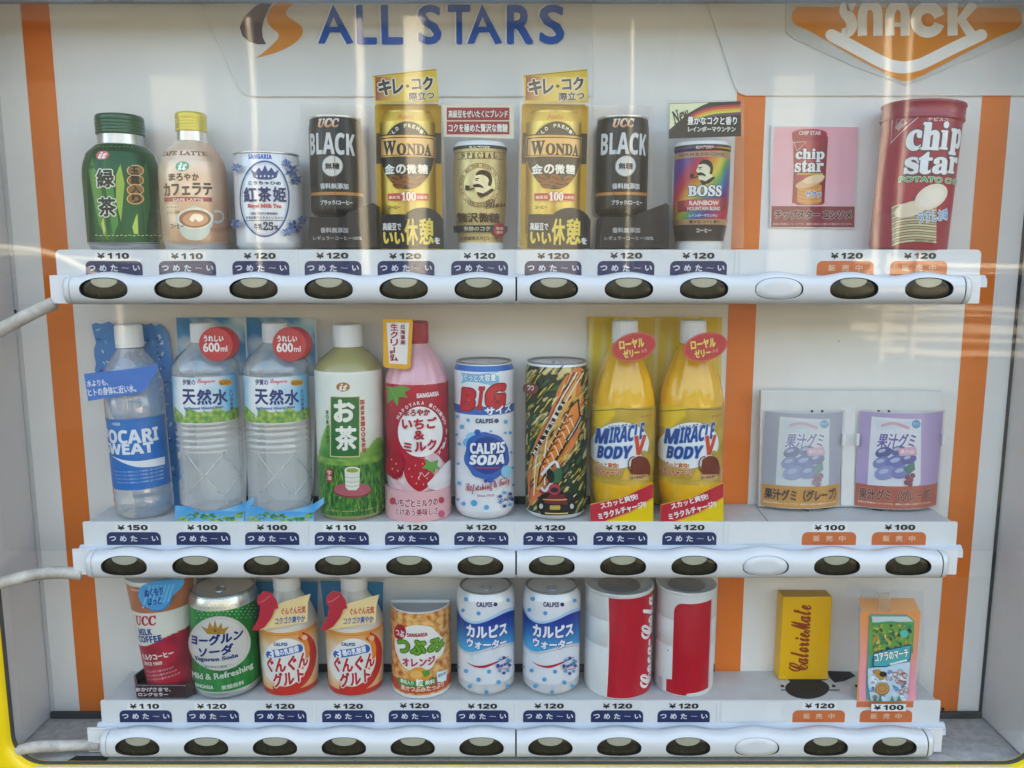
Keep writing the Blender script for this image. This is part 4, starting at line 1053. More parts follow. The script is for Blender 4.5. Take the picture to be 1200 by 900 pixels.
# ---------- 9 rainbow cup
x = at(821, 290, 58)[0]
t = thing('coffee_cup', 'cup with rainbow label and pipe smoker emblem beside the orange stripe', 'coffee cup', (x, 58, Z0))
S, x, r, z1 = cup(t, 788.5, 854.5, 166, 795, 850, 290, 58); a = Art(S, zstep=5)
tz = lambda py: top_at(x, py, 58 - r)
RB = ['#5a3a8c', '#b02a5c', '#cf2f3c', '#e08a2c', '#e2d23a', '#4f9c48', '#2b6fb0', '#4a3a86', '#8a2a6c', '#c03040']
def f_rain(u, z):
    q = ((u + 22) * .9 - (z - Z0 - 60) * .75) / 9. + 2.6 + nz(u, z, .02); q = max(0, min(len(RB) - 1.01, q)); i = int(q); return mix(mix(RB[i], RB[i + 1], q - i), '#2a1c22', .12)
wrap(a, S, tz(169), tz(282), f_rain, 56, 56, 82)
hband(a, tz(176), tz(168.5), '#2b2926', 83, 3); a.text('SUNTORY', 815.5, 170.6, 836.5, 174.8, '#d9d4c6', bold=.4)
hband(a, tz(184), tz(177), '#a88a62', 83, 3); a.text('PREMIUM BLEND COFFEE', 796, 178.6, 848, 182.4, '#6b4f35', bold=.3)
portrait(a, 824, 199.5, .92, '#e9dfba', '#15110f')
a.text('𝐁𝐎𝐒𝐒', 806.5, 217, 845, 230, '#f2f0ea', bold=.55, edge=(.9, '#1d3a66'))
a.poly([(794, 236), (850, 232), (851, 246), (795, 249)], '#8f2f3c'); a.poly([(803, 234), (843, 233.5), (843, 243.5), (803, 244)], '#c04048'); a.text('RAINBOW', 808, 235, 841.5, 240.6, '#ecd9cf', bold=.35); a.text('MOUNTAIN BLEND', 806, 242.2, 843, 246.5, '#ecd9cf', bold=.3)
a.text('レインボーマウンテン', 808, 250.6, 840, 254.4, '#b7cdea', bold=.3)
hband(a, tz(263), tz(256.5), '#b5935e', 83, 3); a.text('豊かなコクと香り', 808, 257.8, 842, 261.8, '#4b351f', bold=.35)
hband(a, tz(282), tz(263.4), '#332c2b', 83, 6); a.text('コーヒー', 816, 267.5, 833, 272.5, '#d8d0c4', bold=.4); a.obj('printed_label', t, INK_GLOSS)
h = card(t, 'promotion_card', [(784, 121.5), (868, 118.5), (868.5, 159.5), (784, 162.5)], 42, .5, BK, 0)
a = Art(Flat(41.98)); a.poly([(784.4, 122), (868, 119), (868, 158.8), (784.4, 162)], '#38342f'); a.poly([(784.4, 122), (831, 120.3), (822, 124), (808, 132), (797, 141), (784.4, 152)], '#e9ecba')
for i, c_ in enumerate(('#b33a4c', '#d9643a', '#e6b33c', '#c9d24f', '#6c4a5a')): a.line([(806, 137 + i * 2.3), (820, 130.5 + i * 2.3), (838, 126 + i * 2.3), (868, 123.5 + i * 2.3)], [1, 2.4, 3, 3], c_, sm=True)
a.text('ℕ𝑒𝑤'.replace('ℕ', '𝑁'), 787, 127.5, 807, 143, '#3a3a30', bold=.4, rot=22)
a.text('豊かなコクと香り', 805.5, 136.5, 863.5, 146.5, '#f1f0ea', bold=.7, edge=(.6, '#2a2420')); a.text('レインボーマウンテン', 806, 148.3, 862, 154.6, '#d5d2ca', bold=.35); a.obj('card_print', h, INK)
card(t, 'clear_card', [(781, 117), (872, 117), (872, 291), (784, 291)], 91, .4, M_CARD)
c_ = copy_tree(gold, 2 * PITCH_X, 'gold coffee can with tall yellow promotion card, right of the red topped white cup')
c_.rotation_euler = (0, R(.5), R(1.2))
c_ = copy_tree(black, 4 * PITCH_X, 'black coffee can on black stand left of the rainbow cup')

c_.rotation_euler = (0, 0, R(-1.5))

# ---------- top row, right: snack picture card on the back panel
x, z = at(953, 268, WALL - 2)
t = thing('picture_card', 'flat pink picture card of a red potato chip tube on the back panel', 'picture card', (x, WALL - 2, z))
h = card(t, 'card_sheet', [(903, 147), (1005.5, 149), (1001, 268), (902, 267)], WALL - 2.2, 1.4, M_WHITEB)
a = Art(Flat(WALL - 2.2)); a.field(905, 149, 1003, 242, lambda s_, t_: mix('#f0a0ae', '#eeb0bd', t_ + nz(s_ * 3, t_ * 3) * .4), 10, 10)
a.poly([(904, 241.5), (1001.5, 242), (1001, 266.5), (903.5, 266)], '#7d2a35'); a.text('チップスター コンソメ', 908, 246, 998, 257, '#1f1518', bold=.7, edge=(.5, '#c6939a')); a.text('商品の写真はイメージです。実際の商品とは異なる場合がございます。', 906, 261, 999, 264, '#c98f96', bold=.15)
a.poly([(929, 158), (969, 158), (966, 238), (963, 240), (934, 240), (931, 238)], '#b0353f'); a.field(930, 160, 968, 238, lambda s_, t_: mix('#c64550', '#7d1e2b', abs(s_ - .4) * 1.7), 12, 6)
a.ell(948.5, 156.5, 20.5, 5.5, '#a83440'); a.poly([(928, 156), (969, 156), (968.5, 165), (928.5, 165)], '#9c2a38'); a.text('CHIP STAR', 936, 153.5, 962, 158.5, '#e8d3d3', bold=.3)
a.line([(930, 167), (945, 166), (934, 177), (930, 167)], .8, '#e9dada')
a.text('𝐜𝐡𝐢𝐩', 932, 174, 966, 190, '#f2eeee', bold=.7, edge=(1., '#3b2226')); a.text('𝐬𝐭𝐚𝐫', 931, 187.5, 965, 202, '#f2eeee', bold=.7, edge=(1., '#3b2226'))
a.line([(934, 204), (964, 204)], 2, '#c9b04a')
for i in range(9): a.ell(948, 236 - i * 2.2, 14.5, 3.6, ('#d98a44', '#e8a45c')[i % 2])
a.ell(948, 214, 17, 5.2, '#ecc089', rot=-16); a.ell(953, 210, 13, 4.6, '#f2cf9f', rot=-14); a.text('サクッ', 944, 224, 962, 232, '#4a6fae', bold=.5, edge=(.6, '#fff'))
a.obj('card_print', h, INK_VINYL)

# potato chip tube
Y0 = 60.; x, r = cyl_at(1036, 1122, 165, Y0)
x, z = at(1063, 290, Y0); rb = r
t = thing('chip_tube', 'tall crimson potato chip tube with white lettering at the right end', 'chip tube', (x, Y0, Z0))
TILT = R(2.6); t.rotation_euler = (0, TILT, 0)
zl0, zl1 = top_at(x + 8, 137, Y0 - r), top_at(x + 8, 115, Y0 - r)
prof = [(Z0, rb * .96), (Z0 + 2, rb), (zl0 + 2, rb * 1.0)]
RED = mat('crimson_tube', '#a02338', .3, coat=.3); LIDR = mat('dark_red_lid', '#8e1230', .3, coat=.3)
g = G(); g.lathe(x, Y0, prof, 64); obj('tube_body', g, RED, t)
g = G(); g.lathe(x, Y0, [(zl0, rb * 1.045), (zl0 + 2, rb * 1.065), (zl0 + 3, rb * 1.045), (zl1 - 4, rb * 1.045), (zl1 - 3, rb * 1.07), (zl1 - .6, rb * 1.06), (zl1, rb), (zl1, .01)], 64); obj('tube_lid', g, LIDR, t)
S = Cyl(x, Y0, prof, r0=rb, tilt=TILT, base=Z0); a = Art(S)
wrap(a, S, zl0 + 1, Z0 + 1, lambda u, z: mix('#a8243c', '#8c1a30', nz(u * .3, z * .02) + .3), 40, 3)
a.line([(1046, 136), (1079, 135), (1044, 168), (1046, 136)], 1.5, '#e6c7c9'); a.line([(1051, 140), (1068, 139.5), (1049, 158), (1051, 140)], .6, '#d7a9ae')
a.text('NABISCO', 1050, 142, 1062, 150, '#e6c7c9', bold=.2, rot=45); a.text('ナビスコ', 1087, 137.5, 1111, 142, '#e8cdd0', bold=.3)
for ch, l, w in (('𝐜', 1062, 17), ('𝐡', 1080, 20), ('𝐢', 1102, 10), ('𝐩', 1112, 22)):
    t0, b0 = {'𝐜': (152, 177), '𝐡': (143, 176), '𝐢': (142, 175.5), '𝐩': (151, 184)}[ch]
    a.text(ch, l, t0, l + w, b0, '#ecebec', bold=1.6, edge=(1.6, '#5c3a46'), u=w / 1.07)
for ch, l, w in (('𝐬', 1060, 16), ('𝐭', 1076, 15), ('𝐚', 1092, 19), ('𝐫', 1110, 17)):
    t0 = {'𝐬': 184, '𝐭': 178, '𝐚': 184, '𝐫': 184}[ch]; a.text(ch, l, t0, l + w, 204.5, '#ecebec', bold=1.5, edge=(1.6, '#5c3a46'), u=w / 1.07)
a.text('POTATO CHIPS', 1054, 207, 1110, 213.5, '#3c9a5a', bold=1.1, edge=(1., '#e7e9dc'), u=72)
for i in range(15): a.line(smooth([(1046, 288 - i * 3.1), (1053, 284.5 - i * 3.1), (1072, 282 - i * 3.1), (1096, 284 - i * 3.1)], 3), 2.2, ('#c9bd96', '#a89c78')[i % 2])
a.ell(1068, 245, 20, 8.5, '#e4cdae', rot=-18); a.ell(1090, 231, 20, 13, '#edd9c0', rot=-34); a.ell(1091, 232, 15, 9, '#f1e2cf', rot=-34)
a.text('うすしお味', 1075, 246, 1108, 260, '#5d8fc8', bold=1.0, edge=(1., '#e9eef2'), rot=10); a.text('POTATO CHIPS', 1072, 281, 1092, 284, '#6a5a3c', bold=.15)
a.obj('printed_label', t, INK_GLOSS)

# ================= middle row
Y0 = 62.0
M_CLOUD = mat('milky_liquid', (.7, .7, .68), .4)
def pet(t, x, Y, z0, prof, mat_, name='bottle_body', n=72, k=1.):
    g = G(); g.lathe(x, Y, prof, n, k=k); return obj(name, g, mat_, t)
def ribcap(t, x, Y, z0, z1, r, m, name='screw_cap', n=40, k=1.):
    g = G(); v = []; f = []; N = n * 2
    prof = [(z0, r * 1.0), (z0 + 2.6, r * 1.0), (z0 + 2.8, r * .96), (z0 + 3.6, r * .96), (z0 + 3.8, r * 1.), (z1 - 2, r * .98), (z1 - .4, r * .93), (z1, r * .85)]
    for j, (z, q) in enumerate(prof):
        for i in range(N):
            w = 2 * math.pi * i / N; rr_ = q * (1 - (.022 if i % 2 and 4 <= j <= 6 else 0)); v.append((x + rr_ * math.sin(w), Y - k * rr_ * math.cos(w), z))
    for j in range(len(prof) - 1):
        for i in range(N): f.append((j * N + i, j * N + (i + 1) % N, (j + 1) * N + (i + 1) % N, (j + 1) * N + i))
    f.append(tuple((len(prof) - 1) * N + i for i in range(N))); g.add(v, f, 0, False)
    return obj(name, g, m, t)
def zs_(x, Y, r): return lambda py: at(600, py, Y - r)[1]

# ---------- sports water bottle
x, r = cyl_at(127.5, 194, 520, Y0); x = at(171, 600, Y0)[0]; r *= 1.0; zz = zs_(x, Y0, r * .6)
t = thing('water_bottle', 'clear bottle with plain blue label and ragged blue splash card, first in the middle row', 'drink bottle', (x, Y0, Z1))
TL = R(-1.5); t.rotation_euler = (0, TL, 0)
zc1, zc0 = at(600, 381, Y0 - 14)[1], at(600, 409, Y0 - 14)[1]; rc = 14.6
prof = [(Z1, r * .80), (Z1 + 3, r * .93), (Z1 + 8, r * .98), (Z1 + 22, r), (Z1 + 24, r * .975), (Z1 + 27, r), (zz(575), r), (zz(572), r * .985), (zz(492), r * .985), (zz(489), r), (zz(468), r), (zz(465), r * .96), (zz(461), r), (zz(447), r * .97), (zz(432), r * .84), (zz(420), r * .62), (zz(412), rc * .98), (zc0, rc * .92)]
prof.sort()
pet(t, x, Y0, Z1, prof, M_PET); ribcap(t, x, Y0, zc0 + 1, zc1, rc, M_WHITE)
S = Cyl(x, Y0, prof, r0=r, tilt=TL, base=Z1); a = Art(S, zstep=6)
zt, zb = zz(489), zz(571)
wrap(a, S, zt, zb, lambda u, z: mix('#0a62b6', '#0f66b0', nz(u, z, .05) + .5), 44, 20, 90)
a.text('大塚製薬', 131, 495, 141, 499, '#9fb9dd', bold=.2)
a.text('𝗣𝗢𝗖𝗔𝗥𝗜', 119, 503.5, 189, 520, '#dfe6ee', bold=.5, u=70); a.text('𝗦𝗪𝗘𝗔𝗧', 120, 520, 184, 533, '#dfe6ee', bold=.5, u=63)
a.poly(smooth([(131, 534), (145, 539), (165, 540), (193, 535)], 5) + smooth([(193, 544), (178, 547), (160, 547), (144, 542), (131, 534)], 5), '#dfe6ee')
for i in range(4): a.text('アルカリイオン飲料として体液に近い水分補給', 134 + i, 551 + i * 4.2, 192, 553.4 + i * 4.2, '#86a6d6', bold=.1)
a.obj('printed_label', t, INK_GLOSS)
random.seed(5)
tp = [(113, 379), (118, 377), (124, 378.5), (133, 376), (138, 379)] + [(150, 379), (165, 380), (169, 386), (171, 379), (176, 381), (183, 379), (187, 383), (193, 380), (197, 384)]
rg = [(202 + (y - 384) * .068 + random.uniform(-2.2, 1.6), y) for y in range(392, 590, 9)]
lf = [(117 - 0 + random.uniform(-2, 1), y) for y in range(440, 385, -8)]
h = card(t, 'splash_card', tp + rg + [(212, 603), (190, 606), (160, 600), (140, 500), (121, 450)] + lf, 86, .8, mat('blue_card', '#0f76c4', .4, coat=.2), 0)
a = Art(Flat(85.98)); a.thin = True
for i in range(150):
    px, py = random.uniform(115, 196), random.uniform(382, 452) if i < 100 else random.uniform(384, 560)
    if i >= 100: px = random.uniform(188, 197) + (py - 384) * .06
    elif px < 120: px += 4
    c_ = random.choice(['#4aa3d8', '#8cc8e8', '#0d4a90', '#2b7fc4', '#bfe0f0', '#0f56a0']); s_ = random.uniform(.7, 2.6); a.ell(px, py, s_ * 1.3, s_ * .6, c_, rot=random.uniform(0, 180), n=7)
a.obj('card_print', h, INK)
FL = Flat(28.)
h = card(t, 'slogan_flag', [(103, 437), (172, 431.5), (191, 427), (188, 436), (181, 446), (176, 456), (168, 461), (107, 469)], 28., .6, mat('blue_flag_card', '#0a60b8', .3, coat=.3), 0)
a = Art(Flat(27.98)); a.text('水よりも、', 106, 444, 131, 452, '#d5e0ee', bold=.6, rot=3); a.text('ヒトの身体に近い水。', 107, 452.5, 164, 462, '#d5e0ee', bold=.6, rot=4); a.obj('flag_print', h, INK_GLOSS)

# ---------- mineral water x2
x, r = cyl_at(211.5, 288, 520, Y0); x = at(249, 580, Y0)[0]; zz = zs_(x, Y0, r * .7)
t = thing('water_bottle', 'clear mineral water bottle with red round badge, nearer the ragged blue splash card', 'drink bottle', (x, Y0, Z1), 'mineral water bottles')
zc1, zc0 = at(600, 379, Y0 - 13)[1], at(600, 402, Y0 - 13)[1]
lab0, lab1 = zz(494), zz(441)
prof = [(Z1 + 6, r * .82), (Z1 + 12, r * .95), (Z1 + 17, r * .97), (zz(530), r * .97)]
for y_ in (527, 520, 513, 505, 499): prof += [(zz(y_ + 1.6), r * .985), (zz(y_), r * .945), (zz(y_ - 1.6), r * .985)]
prof += [(lab0 - 1, r * .98), (lab0, r * .965), (lab1, r * .965), (lab1 + 1.5, r), (zz(430), r * .97), (zz(420), r * .80), (zz(410), r * .52), (zc0 - 1, 13.8), (zc0, 13.0)]
prof.sort(); pet(t, x, Y0, Z1, prof, M_PET); ribcap(t, x, Y0, zc0, zc1, 13.8, M_WHITE)
S = Cyl(x, Y0, prof, r0=r); a = Art(S, zstep=8)
def f_wl(u, z):
    h = (z - lab0) / (lab1 - lab0); m = .20 + .10 * abs(math.sin(u * .07 + 1)) + nz(u, z, .09) * .12; q = nz(u, z, .22, 4)
    if h < m: return mix('#3d7d3a', '#a9c45a', q + .45)
    c = mix('#e9edf0', '#5fb2dc', max(0, (abs(u + 3) - 16) / 20) * (1 - abs(h - .55)) + max(0, nz(u, z, .05, 8)))
    return c
wrap(a, S, lab1, lab0, f_wl, 60, 30, 88)
a.text('伊賀の', 214, 444.5, 229, 451.5, '#2b3a66', bold=.5); a.text('𝓢𝓪𝓷𝓰𝓪𝓻𝓲𝓪', 231, 443.5, 252, 451, '#d85a72', bold=.4); a.ell(264, 448, 8.5, 4, '#e0a22c'); a.text('600ml', 257.5, 445.4, 270.5, 450.6, '#7a4512', bold=.3)
for ch, l, w in (('天', 214, 15.5), ('然', 230.5, 17.5), ('水', 248.5, 18)): a.text(ch, l, 456, l + w, 474.5, '#1d2c66', bold=1.2)
a.text('シリカ含有', 268.5, 455, 272.5, 481, '#2f4b7c', bold=.3, vert=True); a.text('𝐈𝐠𝐚 𝐍𝐚𝐭𝐮𝐫𝐚𝐥 𝐌𝐢𝐧𝐞𝐫𝐚𝐥 𝐖𝐚𝐭𝐞𝐫', 216, 476.5, 262, 480.5, '#3b62a0', bold=.15)
a.obj('printed_label', t, INK_GLOSS)
# moulded diagonal ribs of the lower bottle
def rib(p0, p1):
    a_, b_ = S.P(*p0), S.P(*p1); return [S.M(a_[0] + (b_[0] - a_[0]) * i / 14, a_[1] + (b_[1] - a_[1]) * i / 14, -.2) for i in range(15)]
for p0, p1 in (((217, 530), (258, 578)), ((263, 530), (222, 578)), ((263, 534), (284, 560)), ((284, 548), (262, 580))):
    g = G(); g.tube(rib(p0, p1), .95, 6); obj('moulded_rib', g, M_PET, t)
h = card(t, 'sky_card', [(208, 371), (288, 373), (291, 432), (288, 606), (213, 606), (210, 440)], 88, .6, mat('pale_blue_card', (.80, .83, .84), .4), 0)
a = Art(Flat(87.98)); a.field(208.5, 372, 288, 440, lambda s_, t_: mix(mix('#1f86c4', '#8fcbe6', max(0, nz(s_ * 2.5 + t_ * 2, t_ * 2.2, 1, 6)) * 2.2), '#e3f0f5', max(0, nz(s_ * 4 - t_ * 3, t_ * 3, 1, 2) * 1.6)), 30, 26); a.obj('card_print', h, INK)
FYc = 28.5
SB = Flat(FYc); bp_ = [(205.5, 592.5), (222, 594), (240, 599), (262, 597.5), (285, 590), (297.5, 582), (297.5, 589), (286, 600), (286, 612), (205, 612)]
q = [SB.P(*p) for p in bp_]; q = [(p[0], max(p[1], Z1)) for p in q]; g = G(); g.prism(q, FYc, FYc + 1, bev=.2); h = obj('foot_card', g, mat('sky_blue_card', '#1b8ad0', .35, coat=.3), t)
a = Art(Flat(FYc - .02)); a.uvpoly(q, lambda u, z: mix('#1487cf', '#8fd0ee', .35 + nz(u, z, .06)))
random.seed(11); a.thin = True
for i in range(70):
    px = random.uniform(207, 284); py = random.uniform(603, 610.6) + 3 * math.cos(px * .12); py = min(py, 610.6)
    a.ell(px, py, random.uniform(1, 3.4), random.uniform(.7, 1.7), random.choice(['#3f7f3c', '#5f9a48', '#a9b84e', '#86a84e', '#2f6a36']), rot=random.uniform(-30, 30), n=8)
a.obj('card_print', h, INK)
xb, zb = at(253.5, 403.5, 28); g = G(); g.lathe(0, 0, [(0, 17.6), (.8, 18.2), (11, 18.2), (12, 17.4)], 40)
g.v = [(xb + p[0] + p[2] * .35, 26 + p[2], zb + p[1]) for p in g.v]; h = obj('round_badge', g, mat('red_badge', '#b3202c', .3, coat=.4), t)
a = Art(Flat(25.96)); a.text('うれしい', 238.5, 393, 262, 400.5, '#ecd9d8', bold=.6); a.text('𝟔𝟎𝟎'.replace('𝟔𝟎𝟎', '600'), 238, 401.5, 257.5, 412.5, '#f0e4e2', bold=1.1); a.text('ml', 258.5, 405, 266.5, 412, '#ecd9d8', bold=.5); a.obj('badge_print', h, INK_GLOSS)
c_ = copy_tree(t, PITCH_X + 1.0, 'clear mineral water bottle with red round badge, beside the bottle of green tea'); c_.rotation_euler = (0, R(.4), R(-1.2))

# ---------- green tea PET
x, r = cyl_at(373.5, 452, 500, Y0); x = at(413, 580, Y0)[0]; zz = zs_(x, Y0, r * .7)
t = thing('tea_bottle', 'tall green tea bottle with white cap and green label of a cup on tea fields', 'drink bottle', (x, Y0, Z1))
zc1, zc0 = at(600, 381, Y0 - 14)[1], at(600, 407, Y0 - 14)[1]
M_TEA = mat('olive_tea_liquid', (.33, .30, .12), .12, coat=.4); 
prof = [(Z1, r * .84), (Z1 + 4, r * .96), (Z1 + 12, r), (Z1 + 14, r * .98), (Z1 + 17, r)]
prof += [(zz(437), r), (zz(431), r * .97), (zz(423), r * .83), (zz(414), r * .56), (zc0 - 1, 15.4), (zc0, 14.5)]
pet(t, x, Y0, Z1, prof, M_TEA); ribcap(t, x, Y0, zc0, zc1, 16.2, M_WHITE)
S = Cyl(x, Y0, prof, r0=r); a = Art(S, zstep=8); lt, lb = zz(435), Z1 + 6
def f_gt(u, z):
    h = (z - lb) / (lt - lb); q = nz(u * .6, z, .16, 3)
    hill = .50 + .10 * math.sin((u + 34) * .10) + .08 * math.cos(u * .06)
    if h < .36: return mix('#12552a', '#5f9c35', nz(u * 2.2, z * .5, .25, 7) * 1.1 + .3)
    if h < .41: return mix('#7fa84a', '#3b7a30', q + .4)
    if h < hill: return mix('#6fa044', '#2f7a38', (hill - h) * 5 + q * .4)
    return mix('#e3e6dc', '#c3d3b4', max(0, hill + .15 - h) * 4 + .1)
wrap(a, S, lt, lb, f_gt, 60, 90, 88)
a.ell(402, 453.5, 8, 5.4, '#9a5a34'); a.text('𝒊𝒕', 397, 449.5, 407.5, 458, '#ecdcc8', bold=.5)
a.rect(387, 464, 421.8, 535, '#d8c78c'); a.rect(388, 465, 420.8, 534, '#17602f')
a.text('お', 391, 468, 416, 495, '#ece9d8', bold=1.6); a.text('茶', 393, 499, 418.5, 528, '#ece9d8', bold=1.4)
a.text('国産茶葉100%使用', 422.6, 468, 427.6, 531, '#b23c34', bold=.5, vert=True); a.text('香り豊かな緑茶', 383, 480, 386.3, 520, '#2f6a3a', bold=.3, vert=True)
a.thin = True; random.seed(3)
for i in range(170):
    px, py = random.uniform(377, 450), random.uniform(556, 602); a.line([(px, py), (px + random.uniform(-3, 3), py - random.uniform(5, 11))], [1.3, .3], random.choice(['#3f8a35', '#1d6a2c', '#7fb04a', '#0f4a22', '#5fa040']))
a.thin = False; a.off()
a.ell(413, 574, 20.5, 8.6, '#7c2f38'); a.ell(413, 572.6, 20, 8, '#a8505a')
a.poly([(404.5, 550), (421, 550), (420.3, 570), (417, 573.5), (408.5, 573.5), (405.4, 570)], '#d9dccb'); a.ell(412.8, 550, 8.4, 3.8, '#e8e9dc'); a.ell(412.8, 550.4, 6.8, 2.7, '#8f9a3e')
for y_ in (558, 563, 568): a.line([(405.2, y_), (412, y_ + 1.3), (420.6, y_)], .9, '#a9b09a', sm=True)
a.rect(385, 548, 391.5, 564, '#9a3038', 2); a.text('宇治', 386, 550, 390.6, 562, '#e9c9b8', bold=.3, vert=True); a.obj('printed_label', t, INK_GLOSS)

# ---------- strawberry milk
x, r = cyl_at(453.5, 527.5, 500, Y0); x = at(490.5, 580, Y0)[0]; zz = zs_(x, Y0, r * .8)
t = thing('milk_bottle', 'pink strawberry milk bottle with red cap and yellow edged tag', 'drink bottle', (x, Y0, Z1))
zc1, zc0 = at(600, 377, Y0 - 12)[1], at(600, 402, Y0 - 12)[1]; M_PINK = mat('pink_milk', '#dc9aa6', .25, coat=.5); M_REDC = mat('red_cap', '#a3142c', .35)
prof = [(Z1, r * .9), (Z1 + 10, r * .96), (zz(572), r * .97), (zz(566), r), (zz(452), r), (zz(444), r * .96), (zz(430), r * .80), (zz(416), r * .58), (zc0 - 3, 14.2), (zc0, 13.6)]; prof.sort()
g = G(); v = []; f = []; N = 96
for z_, q_ in prof:
    for i in range(N):
        w = 2 * math.pi * i / N; fl_ = (.018 * math.cos(16 * w) if zz(446) < z_ < zc0 - 4 else 0); v.append((x + q_ * (1 + fl_) * math.sin(w), Y0 - q_ * (1 + fl_) * math.cos(w), z_))
for j in range(len(prof) - 1):
    for i in range(N): f.append((j * N + i, j * N + (i + 1) % N, (j + 1) * N + (i + 1) % N, (j + 1) * N + i))
f.append(tuple(range(N))[::-1]); g.add(v, f, 0, True); obj('bottle_body', g, M_PINK, t); ribcap(t, x, Y0, zc0 - 1, zc1, 14, M_REDC)
S = Cyl(x, Y0, prof, r0=r); a = Art(S, zstep=10)
def f_sm(u, z):
    lo, hi = zz(572), zz(450); h = (z - lo) / (hi - lo)
    if h < .18 + .10 * math.sin(u * .09 + .6) + (u > 12) * .12: return mix('#e6c8cc', '#d9a3ad', nz(u, z, .12) + .4)
    return mix('#b3162e', '#96102a', nz(u, z, .05) + .4)
wrap(a, S, zz(450), zz(573), f_sm, 60, 60, 88)
a.poly(smooth([(453, 452), (462, 454), (472, 452), (481, 456), (474, 460), (478, 466), (468, 465), (466, 476), (460, 468), (454, 474), (454, 462), (453, 452)], 2), '#4c8a38')
a.line([(457, 455), (463, 464), (466, 474)], .8, '#7cae50'); a.text('𝗦𝗔𝗡𝗚𝗔𝗥𝗜𝗔', 488, 460, 514, 465.5, '#ecd8da', bold=.5, rot=2)
a.ell(492.5, 506, 26, 29.5, '#f0ecea'); 
for i, ch in enumerate('MAROYAKA ICHIGO & MILK'):
    w = R(-150 + i * 9.3)
    if ch != ' ': a.text(ch, 492.5 + 29.5 * math.cos(w) - 1.7, 506 + 34 * math.sin(w) - 2.1, 492.5 + 29.5 * math.cos(w) + 1.7, 506 + 34 * math.sin(w) + 2.1, '#ead0d2', bold=.25, rot=-(math.degrees(w) + 90))
a.text('まろやか', 474, 479, 503.5, 487.5, '#9c2436', bold=.8); a.text('いちご', 471.5, 489.5, 511, 503, '#b0182e', bold=1.5); a.text('&', 485, 504, 497, 515, '#b0182e', bold=1.3); a.text('ミルク', 473, 516.5, 511, 529, '#b0182e', bold=1.5, rot=4)
a.ell(492, 556, 19, 20, '#e3b9bc'); a.poly(smooth([(474, 545), (480, 539), (492, 536), (504, 541), (509, 550), (505, 564), (496, 574), (489, 575), (479, 566), (474, 554), (474, 545)], 3), '#b3152c')
for px, py in ((480, 549), (487, 545), (495, 543), (502, 550), (483, 558), (492, 554), (500, 560), (488, 566), (496, 567), (491, 561)): a.ell(px, py, .7, 1.1, '#e8b46a', n=8)
a.line([(490, 560), (494, 553), (497, 558), (502, 553)], .9, '#ecd5d5'); a.poly([(497, 538), (505, 541), (512, 538), (511, 545), (515, 549), (507, 549), (508, 556), (501, 549), (494, 548), (499, 543)], '#4f9440')
a.poly(smooth([(500, 566), (509, 556), (518, 545), (527, 540), (527, 571), (505, 573), (500, 566)], 3), '#eadde0'); a.ell(464, 545, 10, 13, '#a5142a', rot=20)
for px, py in ((461, 538), (466, 543), (462, 549), (468, 551)): a.ell(px, py, .7, 1.1, '#e8b46a', n=8)
a.obj('printed_label', t, INK_GLOSS)
h = card(t, 'hanging_tag', [(449, 374), (484, 374), (481, 431), (477, 433), (452, 431), (449, 428)], 28.5, .8, mat('amber_card', '#e0a018', .35, coat=.2), .2)
a = Art(Flat(28.46)); a.poly([(453, 378), (479.5, 378), (477, 427), (456, 426)], '#eadfd6')
for i, ch in enumerate('生クリーム'): a.text(ch, 457.5, 379 + i * 9, 466.5, 387.4 + i * 9, '#a11c3c', bold=1.0) if ch != 'ー' else a.line([(462, 406.5), (462, 413.5)], 1.8, '#a11c3c')
a.text('北海道産', 469, 380, 475, 404, '#8f2a3c', bold=.5, vert=True); a.text('使用', 456.6, 410, 461, 421, '#8f2a3c', bold=.3, vert=True); a.obj('tag_print', h, INK)
q = [Flat(27.8).P(*p) for p in [(452.5, 578), (528, 577), (528, 611), (453, 611)]]; q = [(p[0], max(p[1], Z1)) for p in q]
xq, rq = cyl_at(452.5, 528.5, 595, Y0); rq += .8
g = G(); g.lathe(xq, Y0, [(Z1, rq), (at(600, 577, Y0 - rq)[1], rq)], 48, a0=-R(90), a1=R(90)); h = obj('foot_sleeve', g, mat('pink_card', '#e0a0a4', .4), t)
a = Art(Cyl(xq, Y0, [(Z1, rq), (Z1 + 40, rq)])); a.text('いちごとミルクの', 463, 585, 513, 594.5, '#9c2a3a', bold=.8, edge=(.8, '#f3dfe0')); a.text('とけあう美味しさ', 464, 596, 513, 605, '#9c2a3a', bold=.8, edge=(.8, '#f3dfe0'))
a.ell(460.5, 587, 3.6, 4.2, '#b5334a'); a.ell(517, 586, 3.4, 3.8, '#b5334a'); a.ell(517, 602, 3.8, 4.2, '#c0506a'); a.obj('sleeve_print', h, INK)

